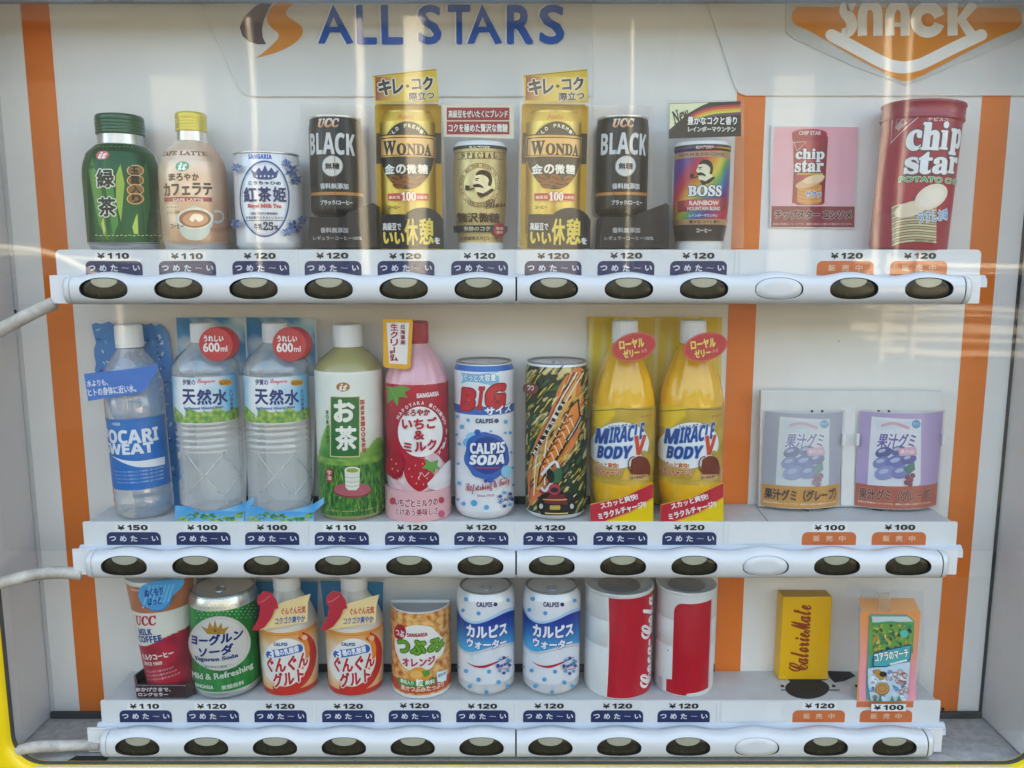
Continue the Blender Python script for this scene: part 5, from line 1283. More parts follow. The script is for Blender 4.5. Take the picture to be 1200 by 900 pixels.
# ---------- big soda can
x, r = cyl_at(533, 602.5, 520, Y0); zf = lambda py: at(600, py, Y0 - r)[1]
t = thing('soda_can', 'tall white soda can with blue dots and large red lettering', 'canned drink', (x, Y0, Z1))
S = body_can(t, x, Y0, Z1, zf(426), r, WB, lidmat=M_LID, neck=.9, foot=.86); a = Art(S, zstep=8)
wrap(a, S, zf(430.5), zf(600), lambda u, z: '#dfe2e8', 44, 24, 89); hband(a, zf(436), zf(429.5), '#1d5cab', 89, 3); hband(a, zf(486.5), zf(476.5), '#1b58a8', 89, 2)
a.poly([(540, 436), (560, 438.5), (584, 435), (585, 448), (578, 452), (560, 448), (548, 447), (540, 450), (543, 443)], '#69b3dc'); a.text('ぐっと大容量', 544, 438.5, 581, 447, '#eef5f8', bold=.6, edge=(.4, '#2c6ca4'))
a.text('𝗕', 541, 455, 557, 481, '#c01a2a', bold=1.6, edge=(1.1, '#7a1020'), shear=.12); a.text('𝗜', 560, 453, 566.5, 480, '#c01a2a', bold=1.8, edge=(1.1, '#7a1020'), shear=.12); a.text('𝗚', 569, 450, 592, 480, '#c01a2a', bold=1.8, edge=(1.1, '#7a1020'), shear=.08)
a.text('サイズ', 568, 475, 598, 485.5, '#f0f2f4', bold=1.1, edge=(.8, '#164a92'), rot=4)
a.text('𝗖𝗔𝗟𝗣𝗜𝗦', 557.5, 490.5, 578, 496, '#2a3a66', bold=.35); a.ell(581.5, 493, 2.6, 2.6, '#2a3a66')
random.seed(2)
for px, py, s_ in [(549, 492, 2.1), (542, 500, 2.6), (592, 494, 2.4), (597, 507, 1.8), (537, 488, 1.8), (539, 520, 2), (538, 543, 1.8), (598, 530, 1.6), (599, 548, 1.6), (539, 566, 2.4), (544, 590, 2.4), (556, 589, 3.6), (570, 594, 2.8), (538, 585, 1.8), (600, 568, 1.6), (591, 507, 1.4), (575, 505, 1.3), (537, 509, 1.4), (598, 585, 1.6), (580, 560, 1.5), (590, 560, 1.2)]: a.ell(px, py, s_, s_, '#3d9ad0')
a.ell(555, 512, 8, 6, '#7fc0e4'); a.ell(549, 518, 5, 5, '#5aa8da', wob=.1); a.ell(570, 534, 24.5, 28, '#2356a4', wob=.12); a.ell(571, 533, 19.5, 22, '#14387c'); a.ell(592, 552, 6, 7, '#7fc0e4'); a.ell(560, 506, 3.4, 3.4, '#1f4e98'); a.ell(574, 561.5, 4, 3.6, '#1f4e98'); a.ell(569, 563, 2, 2, '#1b3f80')
a.text('𝗖𝗔𝗟𝗣𝗜𝗦', 552, 518.5, 590, 531.5, '#eceff4', bold=.7); a.text('𝗦𝗢𝗗𝗔', 552, 532.5, 590, 544.5, '#eceff4', bold=.7, shear=.15); a.line([(558, 547), (584, 547)], 1.2, '#b9304a')
a.text('ℛ𝑒𝒻𝓇𝑒𝓈𝒽𝒾𝓃𝑔 & 𝒯𝒶𝓈𝓉𝓎', 547, 563, 595, 576, '#a3273c', bold=.55, rot=9); a.text('Since 1919', 560, 578.5, 578, 581.5, '#b05060', bold=.15)
for i in range(7):
    w = i * .9; a.ell(591 + 7 * math.cos(w), 584.5 + 8 * math.sin(w), 2., 2., ('#2a3f7c', '#3d9ad0')[i % 2], n=10)
a.text('CALPIS', 584, 582.5, 598, 586.5, '#2a3f7c', bold=.5); a.obj('printed_label', t, INK_GLOSS)

# ---------- flame can
x, r = cyl_at(615.5, 688, 520, Y0); zf = lambda py: at(600, py, Y0 - r)[1]
t = thing('energy_can', 'tall can with slanting orange flames on a green, black and yellow pattern', 'canned drink', (x, Y0, Z1))
S = body_can(t, x, Y0, Z1, zf(426), r, WB, lidmat=M_LID, neck=.92, foot=.88); a = Art(S, zstep=8)
PAL = ['#12321f', '#1a1a18', '#1f5a34', '#c9b436', '#2a2018', '#8a7a34', '#e0d27a', '#0f2a1c']
def f_fl(u, z):
    d = (u * .72 + z * .69); e = (-u * .69 + z * .72) * .5; q = nz(e * .13, d * .028, 1., 3.) * .7 + nz(e * .34 + 9, d * .05, 1., 1.) * .5
    i = int((q + 1) * 8) % 8; return mix(PAL[i], '#1c2a20', .12)
wrap(a, S, zf(431), zf(604), f_fl, 84, 130, 88)
def fl(pts, c_): a.poly(smooth(pts, 4), c_)
fl([(618, 560), (624, 528), (632, 508), (640, 494), (648, 474), (654, 456), (664, 440), (676, 431), (684, 434), (680, 452), (684, 470), (680, 500), (674, 520), (664, 536), (654, 548), (644, 562), (634, 580), (622, 592), (618, 560)], '#d9703a')
fl([(621, 560), (628, 526), (640, 502), (650, 480), (658, 456), (672, 438), (668, 456), (676, 446), (674, 466), (681, 462), (676, 494), (668, 516), (656, 534), (642, 556), (630, 574), (621, 560)], '#e8a050')
for k_ in range(7):
    o_ = k_ * 4.5; a.line([(630 + o_ * .2, 545 - o_), (640 + o_ * .5, 505 - o_), (655 + o_ * .6, 470 - o_ * .8), (668 + o_ * .4, 436)], [.6, 1.6, .5], ('#8e2a34', '#f0dca0', '#b0462c')[k_ % 3], sm=True)
a.thin = True; random.seed(21)
for i in range(150):
    px, py = random.uniform(616, 686), random.uniform(436, 600); L_ = random.uniform(3, 11); a.line([(px, py), (px + L_ * .45, py - L_ * .7), (px + L_ * .8, py - L_)], [.5, 1.7, .3], random.choice(['#e6d46a', '#d9c23c', '#1b1a16', '#e0e0b8', '#2d7a44', '#141412', '#c9b436']), sm=True)
a.thin = False; a.off()
for o_ in (0, 5, 11, 17): a.line([(622 + o_, 585 - o_), (628 + o_ * .8, 530 - o_), (650 + o_ * .7, 478 - o_ * .4), (672 + o_ * .6, 436)], [1.4, .8, 1.6], ('#8a1f30', '#f2ead0', '#c8401f', '#f0b060')[o_ % 4], sm=True)
a.poly([(630, 572), (633, 548), (668, 474), (677, 466), (679, 490), (648, 546)], '#2a1d16'); a.poly([(632, 567), (635, 548), (668, 478), (675, 470), (677, 488), (647, 543)], '#e0762e')
for i in range(8):
    q = i / 8; cx, cy = 637 + 33 * q, 548 - 64 * q; a.line([(cx - 4, cy - 8), (cx + 2, cy), (cx + 5, cy + 9)], 1.1, '#f0d6b8'); a.line([(cx - 2, cy - 3), (cx + 4, cy - 6)], 2.0, '#7c3014')
a.line([(626, 533), (640, 508), (656, 478), (660, 470)], 4.2, '#1e1a18', sm=True)
for i in range(9): a.text('MHAVENIKX'[i], 627 + i * 3.6, 527 - i * 7, 631 + i * 3.6, 532.5 - i * 7, '#e4dccf', bold=.3, rot=58)
a.line([(663, 516), (672, 502), (679, 486)], 4.5, '#221d1c', sm=True); a.line([(664, 515), (678, 488)], 1, '#cfc6b8'); a.line([(636, 556), (650, 540), (654, 552), (646, 566), (640, 574), (636, 570)], 3., '#d8d8dc', sm=True); a.line([(634, 574), (642, 577), (650, 566)], 3, '#a3202e', sm=True)
a.poly([(632, 582), (641, 576), (666, 576), (672, 584), (668, 601), (636, 602)], '#1f1a1c'); a.poly([(638, 588), (645, 578), (660, 578), (664, 590)], '#6a2028'); a.rect(645, 591, 656, 596, '#b9a24a', 1); a.line([(638, 584), (663, 584)], 1.2, '#d9b45a'); a.line([(640, 600), (664, 600)], 1.4, '#e6d27a')
for px in (636, 668): a.ell(px, 592, 4.6, 6.8, '#141214'); a.ell(px, 592, 2, 3, '#b9b4ac')
a.ell(650, 572, 6.2, 6.6, '#a83040'); a.ell(650, 573, 4.2, 3, '#1f2622'); a.ell(653, 556, 5, 9, '#2c5a3a', rot=8); a.ell(646, 557, 4, 8, '#16201a', rot=-8)
a.ell(625.5, 455, 8, 7, '#6a3430'); a.text('つつ', 622, 451, 629, 457, '#e6d6cc', bold=.5); a.obj('printed_label', t, INK_GLOSS)

# ---------- yellow vitamin bottles x2
x, r = cyl_at(690.5, 765.5, 510, Y0); x = at(728.5, 580, Y0)[0]; zz = zs_(x, Y0, r * .8)
t = thing('drink_bottle', 'yellow vitamin drink bottle with red oval badge, beside the flame patterned can', 'drink bottle', (x, Y0, Z1), 'yellow vitamin drink bottles')
zc1, zc0 = at(600, 376, Y0 - 13)[1], at(600, 402, Y0 - 13)[1]; M_AMB = mat('amber_drink', (.84, .44, .012), .14, coat=.5, var=.15, vscale=30)
prof = [(Z1 + 2, r * .86), (Z1 + 22, r * .92), (zz(578), r * .97), (zz(568), r * .985), (zz(560), r * .96), (zz(552), r * .99), (zz(520), r), (zz(474), r * .985), (zz(462), r * .94), (zz(446), r * .83), (zz(428), r * .65), (zz(412), r * .49), (zc0 - 2, 13.6), (zc0, 13.)]; prof.sort()
g = G(); v = []; f = []; N = 108
for z_, q_ in prof:
    for i in range(N):
        w = 2 * math.pi * i / N; fl_ = (.02 * math.cos(12 * w) if zz(470) < z_ < zc0 - 4 else 0); v.append((x + q_ * (1 + fl_) * math.sin(w), Y0 - q_ * (1 + fl_) * math.cos(w), z_))
for j in range(len(prof) - 1):
    for i in range(N): f.append((j * N + i, j * N + (i + 1) % N, (j + 1) * N + (i + 1) % N, (j + 1) * N + i))
f.append(tuple(range(N))[::-1]); g.add(v, f, 0, True); obj('bottle_body', g, M_AMB, t); ribcap(t, x, Y0, zc0 - 1, zc1, 14.2, M_WHITE)
S = Cyl(x, Y0, [(z_, q_ + .1) for z_, q_ in prof], r0=r); a = Art(S, zstep=6)
def f_mb(u, z):
    h = (z - zz(568)) / (zz(476) - zz(568)); return mix(mix('#b0932a', '#c4a63a', nz(u, z, .06) + .5), '#ecc822', .9 if (u < -14 and h > .72 and (u + 40) < (h - .6) * 90) else 0)
wrap(a, S, zz(477), zz(567), f_mb, 50, 40, 88)
a.line([(691, 481), (727, 479), (764, 479)], 1.2, '#6b6a30'); a.text('サンガリア', 751, 486, 764, 489, '#a02c2c', bold=.2)
a.ell(725.5, 522, 35, 27, '#e9ebee', rot=-10); a.ring(725.5, 522, 35.3, 27.3, .8, '#8a8c5c', rot=-10)
BLM = '#1b3f86'
a.text('ミラクルボディV', 713, 497, 742, 503.5, '#2a3550', bold=.6, rot=9); a.text('𝗠', 698.5, 502, 713.5, 520, BLM, bold=1.2, edge=(.8, '#9cc4e4'), shear=.25, rot=6); a.text('𝗜𝗥𝗔𝗖𝗟𝗘', 714.5, 498.5, 754.5, 517.5, BLM, bold=.95, edge=(.8, '#9cc4e4'), shear=.25, rot=8)
a.text('𝗕𝗢𝗗𝗬', 701, 523, 740, 538, BLM, bold=1.3, edge=(.8, '#9cc4e4'), shear=.25, rot=5); a.text('𝗩', 741.5, 510, 756, 533, '#c8402c', bold=.9, edge=(.6, '#f0e6dc'), shear=.1)
a.text('スカッと爽快!', 697, 541.5, 725, 548.5, '#c04a2a', bold=.8, edge=(.8, '#f0e3c0'), rot=2); a.text('ミラクルチャージ!', 694.5, 549.5, 728, 558, '#c8321e', bold=.9, edge=(.8, '#f0e3c0'), rot=4)
a.poly([(727, 562), (734, 548), (742, 562)], '#e0b83c'); a.ring(742, 544, 6, 9, 1.4, '#5c2a1c', a0=100, a1=280); a.poly(smooth([(740, 538), (748, 534), (757, 537), (761, 547), (759, 558), (742, 560), (739, 548), (740, 538)], 3), '#6b2a1c'); a.ell(754, 531, 3.4, 3.4, '#a89a3a'); a.rect(737, 555.5, 759, 562, '#c9a86a', 2); a.text('ローヤルゼリー', 738.5, 557, 757.5, 561, '#6b2416', bold=.25)
a.obj('printed_label', t, INK_GLOSS)
h = card(t, 'sun_card', [(688.5, 371), (769, 372), (768, 590), (692, 590)], 90, .8, mat('yellow_card', '#d8bb20', .4), 0)
a = Art(Flat(89.98)); a.field(689, 372, 768, 480, lambda s_, t_: mix(mix('#e6cf1f', '#f1eca8', max(0, nz(s_ * 9, t_ * 1.2, 1, 3)) * 1.7), '#cfa51a', max(0, .25 - t_) * 1.5), 40, 10); a.obj('card_print', h, INK)
q = [Flat(28.).P(*p) for p in [(691.5, 591), (728, 583), (765.5, 566), (765.5, 612), (692, 612)]]; q = [(p[0], max(p[1], Z1)) for p in q]
g = G(); g.prism(q, 28., 29., bev=.2); h = obj('foot_card', g, mat('bright_yellow_card', '#e3c510', .35, coat=.2), t)
a = Art(Flat(27.98)); a.uvpoly(q, '#e3c712'); q2 = [Flat(28.).P(*p) for p in [(691.7, 591.4), (728, 583.4), (765.3, 566.5), (765.3, 583), (738, 600), (709, 611), (692, 611)]]; q2 = [(p[0], max(p[1], Z1)) for p in q2]; a.uvpoly(q2, '#b81d30'); a.line([(710, 610.5), (738, 600.5), (765, 583.5)], 1.6, '#d9843a')
a.text('スカッと爽快!', 703, 583.5, 748, 591, '#f0e6e0', bold=.8, rot=16); a.text('ミラクルチャージ!!', 700, 594, 758, 602, '#f0e6e0', bold=.9, rot=16); a.obj('card_print', h, INK_GLOSS)
Sx = Flat(26.); o_ = [(743 + 26.5 * math.cos(w) * math.cos(R(14)) + 16.5 * math.sin(w) * math.sin(R(14)), 406.5 - 26.5 * math.cos(w) * math.sin(R(14)) + 16.5 * math.sin(w) * math.cos(R(14))) for w in [2 * math.pi * i / 40 for i in range(40)]]
h = card(t, 'oval_badge', o_, 26, 1.2, mat('red_oval_card', '#b31c2a', .3, coat=.4), .3)
a = Art(Flat(25.96)); a.ring(743, 406.5, 25.6, 15.6, .8, '#d8665a', rot=-14); a.text('ローヤル', 725.5, 397, 755, 408.5, '#e8d860', bold=1.0, rot=7); a.text('ゼリー', 730, 409, 749.5, 418.5, '#e8d860', bold=1.0, rot=8); a.text('入り', 751, 409, 758, 413, '#e8a890', bold=.3, rot=8); a.obj('badge_print', h, INK_GLOSS)
c_ = copy_tree(t, PITCH_X, 'yellow vitamin drink bottle with red oval badge, beside the orange stripe'); c_.rotation_euler = (0, R(-.4), R(1.0))

# ---------- gummy holders
x, z = at(997, 594, 80)
t = thing('sample_holder', 'white double holder with two curved grape gummy picture panels', 'sample holder', (x, 80, Z1))
GYc = 79.
S = Flat(GYc); q = [S.P(*p) for p in [(891.5, 457.5), (1104, 458.5), (1101, 596), (889, 594)]]; q = [(p[0], max(p[1], Z1)) for p in q]
g = G(); g.prism(q, GYc, GYc + 5, bev=1.0); obj('holder_plate', g, M_WHITEB, t)
for px, py in ((951.5, 482), (963.5, 482), (1029.6, 482), (1041.6, 482)):
    c_ = S.P(px, py); g = G(); g.box(c_[0] - 1.4, c_[0] + 1.4, GYc - .3, GYc + .5, c_[1] - 1.4, c_[1] + 1.4, .2); obj('peg_hole', g, M_GAP, t)
q = [S.P(*p) for p in [(986, 480), (1001, 480), (1000, 592), (984, 592)]]; g = G(); g.prism([(p[0], max(p[1], Z1)) for p in q], GYc - 3, GYc, bev=.8); obj('holder_spine', g, M_WHITEB, t)
for px, s_ in ((985.5, 1), (1002, -1), (1101.5, 1)):
    c_ = S.P(px, 513.5); g = G(); g.box(c_[0] - 1.6, c_[0] + 1.6, GYc - 9, GYc - .2, c_[1] - 7, c_[1] + 7, .8); obj('holder_clip', g, M_WHITEB, t)
for (l, r_, faded) in ((893, 984.5, True), (1003, 1100, False)):
    cx = (l + r_) / 2; xx, zt_ = at(cx, 486, GYc - 8); hw = (S.P(r_, 540)[0] - S.P(l, 540)[0]) / 2; xx = (S.P(r_, 540)[0] + S.P(l, 540)[0]) / 2
    rr_ = 78.; dg_ = math.degrees(math.asin(hw / rr_)); yc = GYc + rr_ - (rr_ - math.sqrt(rr_ ** 2 - hw ** 2)) - 2
    yc = GYc - 2 + math.sqrt(rr_ ** 2 - hw ** 2); zb_ = Z1 + 3; zt_ = at(cx, 484, yc - rr_)[1]
    prof = [(zb_, rr_), (zt_, rr_)]; g = G(); g.lathe(xx, yc, prof, 24, a0=-R(dg_), a1=R(dg_), cap=False)
    g.lathe(xx, yc, [(zb_, rr_ - .8), (zt_, rr_ - .8)], 24, a0=-R(dg_), a1=R(dg_), cap=False); pn = obj('picture_panel', g, M_WHITEB, t)
    Sg = Cyl(xx, yc, prof, r0=rr_); a = Art(Sg, step=6)
    B1, B2 = ('#9fa3b4', '#d08a3c') if faded else ('#a992c4', '#b5503a')
    u_ = R(dg_ - .3) * rr_; zsplit = at(cx, 570, yc - rr_)[1]
    a._emit(*[[(u_ * (i / 12 * 2 - 1), z_) for z_ in (zt_ - .5, zsplit) for i in range(13)], [(i, i + 13, i + 14, i + 1) for i in range(12)]], lin(B1), a.off())
    a._emit(*[[(u_ * (i / 12 * 2 - 1), z_) for z_ in (zsplit, zb_ + .5) for i in range(13)], [(i, i + 13, i + 14, i + 1) for i in range(12)]], lin(B2), a.off())
    o_ = 0 if faded else 107.5; ca = (lambda c_: mix(c_, '#c3cbd0', .38)) if faded else (lambda c_: lin(c_))
    a.poly([(914 + o_, 488), (972 + o_, 491), (971 + o_, 567), (969 + o_, 569), (909 + o_, 568), (911 + o_, 530)], ca('#dfe3ee') if not faded else ca('#dfe8ea'))
    a.poly([(918 + o_, 492), (968 + o_, 494), (960 + o_, 500), (920 + o_, 504)], ca('#c9dbe8')); a.ell(966 + o_, 497, 5, 5, ca('#3f8fc0')); a.text('グレープ', 963 + o_, 495, 969 + o_, 498, ca('#e0eef4'), bold=.1)
    a.line([(925 + o_, 499), (940 + o_, 496), (958 + o_, 502)], 3.4, ca('#d99ab0'), sm=True)
    a.text('果汁グミ', 921 + o_, 508, 965 + o_, 525, ca('#54469a'), bold=1.0, edge=(1.2, '#eceef6'), shear=.15, rot=1)
    for gx, gy, rx, c_ in ((928, 530, 10, '#3f4680'), (945, 528, 9, '#4b5494'), (926, 542, 11, '#6a74b4'), (943, 541, 13, '#5a64a8'), (957, 538, 9, '#464e90'), (930, 554, 13, '#7a86c0'), (948, 553, 12, '#6470b0')):
        a.ell(gx + o_, gy, rx, rx * .62, ca(c_), rot=-15); a.ell(gx - 2 + o_, gy - 2, rx * .45, rx * .2, ca('#a9b4dc'), rot=-15)
    a.poly([(944 + o_, 525), (965 + o_, 523), (966 + o_, 533), (946 + o_, 534)], ca('#d99ab4')); a.text('果汁100', 947 + o_, 526.5, 963 + o_, 531.5, ca('#f5e6ee'), bold=.3)
    a.poly([(950 + o_, 549), (957 + o_, 544), (963 + o_, 540), (964 + o_, 550), (956 + o_, 556)], ca('#2f7468'))
    for gx, gy in ((955, 559), (959, 562), (954, 565), (961, 557), (958, 567)): a.ell(gx + o_, gy, 3, 3, ca('#7c2c4a'))
    o2 = 0 if faded else 110.5
    a.text('果汁グミ（グレープ）', 896 + o2, 573.5, 978 + o2, 587.5, '#241c1c' if faded else '#5a2018', bold=.55, edge=None if faded else (.4, '#c98a78')); a.text('商品の写真はイメージです。実物とは異なる場合がございます。', 895 + o2, 589.2, 979 + o2, 591.4, '#f0d9b0', bold=.1)
    a.obj('panel_print', pn, INK_VINYL)
    g = G(); g.lathe(xx, yc, [(zb_ - 1, rr_ + 2.2), (zt_ + 2, rr_ + 2.2)], 24, a0=-R(dg_), a1=R(dg_), cap=False); obj('clear_sleeve', g, M_CARD, pn)

# ================= bottom row
Y0 = 63.0
# ---------- milk coffee cup on a maroon tray
x = at(205, 800, Y0)[0]; TL = R(-3.2)
t = thing('coffee_cup', 'tilted milk coffee cup standing in a dark maroon tray, first in the bottom row', 'coffee cup', (x, Y0, Z2)); t.rotation_euler = (0, TL, 0)
zt_ = at(600, 680, Y0 - 30)[1]; rt, rbm = 37.5, 29.0
prof = [(Z2 + 3, rbm * .96), (Z2 + 5, rbm), (zt_ - 4, rt), (zt_ - 2, rt * 1.03), (zt_, rt * 1.0)]
M_CUPW = mat('white_paper_cup', (.70, .70, .66), .4, coat=.2)
g = G(); g.lathe(x, Y0, prof, 56); obj('cup_body', g, M_CUPW, t)
S = Cyl(x, Y0, prof, r0=(rt + rbm) / 2, tilt=TL, base=Z2); a = Art(S, zstep=10)
zq = lambda py: at(600, py, Y0 - 33)[1]
def f_mc(u, z):
    if z > zq(718) + u * .0: return mix('#c0714a', '#a85c38', nz(u, z, .05) + .5)
    if z < zq(757) + (u + 18) * .28 + 1.5 * math.sin(u * .12): return mix('#b01830', '#8c1026', nz(u * .3, z * .3, .2) + .4)
    return '#d6d3c6'
wrap(a, S, zt_ - 5, Z2 + 5, f_mc, 70, 110, 88)
a.text('SANGOKU', 154, 690.5, 165, 693, '#e8cdb8', bold=.1)
a.text('𝑼𝑪𝑪', 160, 722, 184, 733.5, '#b52238', bold=1.1, rot=3); a.text('𝗠𝗜𝗟𝗞', 163, 737, 178, 744.6, '#24407c', bold=.6, rot=5); a.text('𝗖𝗢𝗙𝗙𝗘𝗘', 163.5, 745.5, 190, 753.5, '#24407c', bold=.6, rot=5)
a.text('ミルクコーヒー', 167.5, 766, 204, 773, '#ecd9d4', bold=.8, rot=7); a.text('𝗦𝗜𝗡𝗖𝗘 𝟭𝟵𝟲𝟵', 169.5, 776, 190.5, 780, '#e0bdb8', bold=.3, rot=6)
for i in range(3): a.text('やさしい甘さと香りのミルク', 172, 785 + i * 4.4, 204 + i * 4, 787.4 + i * 4.4, '#d79ca0', bold=.15, rot=8)
a.obj('printed_label', t, INK_GLOSS)
Sb = Flat(24.5); h = card(t, 'speech_card', smooth([(169, 697), (172, 688), (182, 683), (196, 681), (223, 681), (221, 690), (210, 700), (206, 709), (197, 716), (184, 715), (174, 708), (169, 697)], 4), 24.5, .8, mat('light_blue_card', '#2f8cc8', .35, coat=.2), .2)
a = Art(Flat(24.46))
for i in range(7): a.line([(174 + i * 5, 712 - i * 1), (184 + i * 4.6, 686)], 2.0, '#5cb0dd')
a.text('ぬくもり', 177, 689, 199, 699, '#0f3f88', bold=.7, rot=6, shear=.2); a.text('ほっと', 180, 700, 197, 709, '#0f3f88', bold=.7, rot=6, shear=.2); a.line([(171, 706), (184, 714.5), (197, 715), (206, 707), (211, 698)], .9, '#1b5aa0', sm=True); a.obj('card_print', h, INK)
g = G(); xs0, xs1 = at(146, 800, 30)[0], at(232, 800, 30)[0]; zt2 = at(600, 790, 30)[1] - .0; ht = 17.
o8 = [(xs0, 52), (xs0 + 13, 29), (xs1 - 13, 29), (xs1, 50), (xs1, 88), (xs0 + 8, 88)]
b = bmesh.new()
def ringv(s_, z_): cx_ = (xs0 + xs1) / 2; return [b.verts.new((cx_ + (p[0] - cx_) * s_, 60 + (p[1] - 60) * s_, z_)) for p in o8]
r_ = [ringv(.96, Z2 + .2), ringv(1., Z2 + 2), ringv(1., Z2 + ht - 1), ringv(.985, Z2 + ht), ringv(.95, Z2 + ht), ringv(.93, Z2 + 3)]
b.faces.new(r_[0][::-1])
for p_, q_ in zip(r_, r_[1:]):
    for i in range(6): b.faces.new((p_[i], p_[(i + 1) % 6], q_[(i + 1) % 6], q_[i]))
b.faces.new(r_[-1]); g.bm(b)
tr = obj('display_tray', g, mat('maroon_tray', (.035, .008, .012), .25, coat=.4), t); tr.rotation_euler = (0, -TL, 0)
a = Art(Flat(28.9)); a.text('おかげさまで、', 159, 805.5, 200, 810.5, '#b9aeb0', bold=.4); a.text('ロングセラー', 162, 811.5, 197, 816, '#b9aeb0', bold=.4); a.obj('tray_lettering', tr, INK_GLOSS)

# ---------- green yogurt soda can
x, r = cyl_at(226, 303, 750, Y0); x = at(267, 790, Y0)[0]
M_LIM = mat('green_can_paint', '#1f8a3c', .3, metal=.15, coat=.3); zf = lambda py: at(600, py, Y0 - r)[1]
t = thing('soda_can', 'green yogurt soda can with white oval and gold crown', 'canned drink', (x, Y0, Z2))
S = body_can(t, x, Y0, Z2, zf(701), r, M_ALU, lidmat=M_LID, neck=.93, foot=.9); a = Art(S, zstep=8)
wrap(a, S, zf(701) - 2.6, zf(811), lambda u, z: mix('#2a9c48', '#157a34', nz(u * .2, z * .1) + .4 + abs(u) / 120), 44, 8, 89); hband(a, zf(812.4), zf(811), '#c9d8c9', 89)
for j in range(5):
    for i in range(14): a.ell(233 + i * 4.8 + (j % 2) * 2.4, 709 + j * 3.4, .8 + (j < 3) * .3, .7, '#8fd09a', n=7)
a.ell(258, 752, 33, 32, '#c9c8b6'); a.ell(258, 752, 32, 31, '#e4e2da'); a.ring(258, 752, 30, 29, .5, '#b9b8a8')
a.poly([(238, 731), (245, 735), (247.5, 727), (251, 734), (253, 724), (255.5, 734), (260, 728), (261, 735), (268, 732), (263, 741), (245, 741)], '#b98e34'); a.ell(253.5, 737, 1.6, 2, '#8c6420')
a.text('ヨーグルン', 228.5, 741.5, 283.5, 754, '#1d2c78', bold=1.3, rot=6, shear=.15); a.text('ソーダ', 236, 755.5, 273, 767.5, '#1d2c78', bold=1.3, rot=6, shear=.15)
a.text('𝐘𝐨𝐠𝐮𝐫𝐮𝐧 𝐒𝐨𝐝𝐚', 232, 768, 278, 774, '#233a78', bold=.4, rot=3); a.line([(238, 777.5), (272, 776)], .5, '#9aa090'); a.text('ヨーグルト風味', 243, 778.6, 266, 780.6, '#6c7a6c', bold=.1)
a.text('Mild & Refreshing', 230, 785.5, 294, 795, '#dbeedd', bold=.7, rot=5); a.text('SANGARIA', 233, 800, 252, 804.4, '#e6f2e6', bold=.5); a.text('炭酸飲料', 260, 798.5, 284, 804, '#bfe0c4', bold=.4, rot=3)
a.obj('printed_label', t, INK_METAL)

# ---------- lactic drink bottles x2
x, r = cyl_at(306, 373, 760, Y0); x = at(341, 795, Y0)[0]; zf = lambda py: at(600, py, Y0 - r)[1]
t = thing('milk_bottle', 'white lactic drink bottle with red arrow and orange label, beside the green soda can', 'drink bottle', (x, Y0, Z2), 'white lactic drink bottles with red arrows')
M_IVO = mat('ivory_bottle', (.66, .62, .54), .35, coat=.3)
zs2 = zf(741); prof = [(Z2, r * .86), (Z2 + 2, r * .93), (Z2 + 7, r * .95), (zf(790), r * .98), (zf(760), r), (zs2, r), (zs2 + 1.5, r * .96), (zs2 + 3, r * .97), (zf(724), r * .80), (zf(714), r * .60), (zf(707), r * .46)]; prof.sort()
zn = prof[-1][0]; g = G(); g.lathe(x, Y0, prof + [(zn + 10, r * .43)], 64); obj('bottle_body', g, M_IVO, t)
g = G(); g.lathe(x, Y0, [(zn + 6, r * .46), (zn + 20, r * .46), (zn + 21, r * .44), (zn + 21, .01)], 40); obj('screw_cap', g, M_WHITE, t)
S = Cyl(x, Y0, prof, r0=r); a = Art(S, zstep=8)
def f_gg(u, z):
    h = (z - Z2) / (zs2 - Z2); base = mix('#e6b25a', '#e2d9c2', min(1, abs(h - .5) * -1.4 + .95 + nz(u, z, .08) * .5)); 
    return mix(base, '#dd8a3a', max(0, .30 - h) * 4 + max(0, h - .74) * 4)
wrap(a, S, zs2 - .5, Z2 + 4, f_gg, 50, 40, 88); hband(a, zs2 + .8, zs2 - 4.2, '#c2321f', 88, 1); hband(a, Z2 + 9, Z2 + 2.5, '#b82a22', 88, 2)
a.ell(336, 776, 28, 28, '#e8e4dc')
a.line([(352, 744), (362, 752), (367, 766), (364, 784), (354, 799), (338, 808), (320, 806)], [9, 14, 11, 6], '#c22a20', sm=True); a.line([(350, 741), (358, 753), (360, 768), (354, 784)], [4, 7, 3], '#ec7c34', sm=True); a.ell(357, 747, 3, 3, '#f0c890')
a.text('𝗖𝗔𝗟𝗣𝗜𝗦', 321, 753, 337, 757, '#3a4270', bold=.3)
a.line([(317, 766.5), (334, 764), (350, 759.5)], 9.6, '#2458a8', sm=True); a.ell(317, 766.5, 4.8, 4.8, '#2458a8'); a.ell(350, 759.5, 4.8, 4.8, '#2458a8')
a.text('3', 315, 761.5, 321.5, 771, '#f0f2f6', bold=.8); a.text('種の乳酸菌', 322, 759.5, 350, 767, '#f0f2f6', bold=.5, rot=8)
a.text('ぐんぐん', 313.5, 769, 361, 787, '#b8242c', bold=1.6, edge=(1., '#f0ece4'), rot=5, shear=.1); a.text('グルト', 320, 786, 356, 803.5, '#b8242c', bold=1.6, edge=(1., '#f0ece4'), rot=9, shear=.1)
a.obj('printed_label', t, INK_GLOSS)
h = card(t, 'blue_card', [(298, 682), (372, 682), (372, 720), (304, 724)], 90, .8, mat('blue_sky_card', '#2a84b8', .4), 0)
h = card(t, 'ribbon_card', [(307, 735), (312, 726), (323, 709), (330, 706), (364, 696), (361, 706), (360, 729), (320, 736), (304, 739)], 27.5, .7, mat('cream_yellow_card', '#f2d98a', .4, coat=.1), .2)
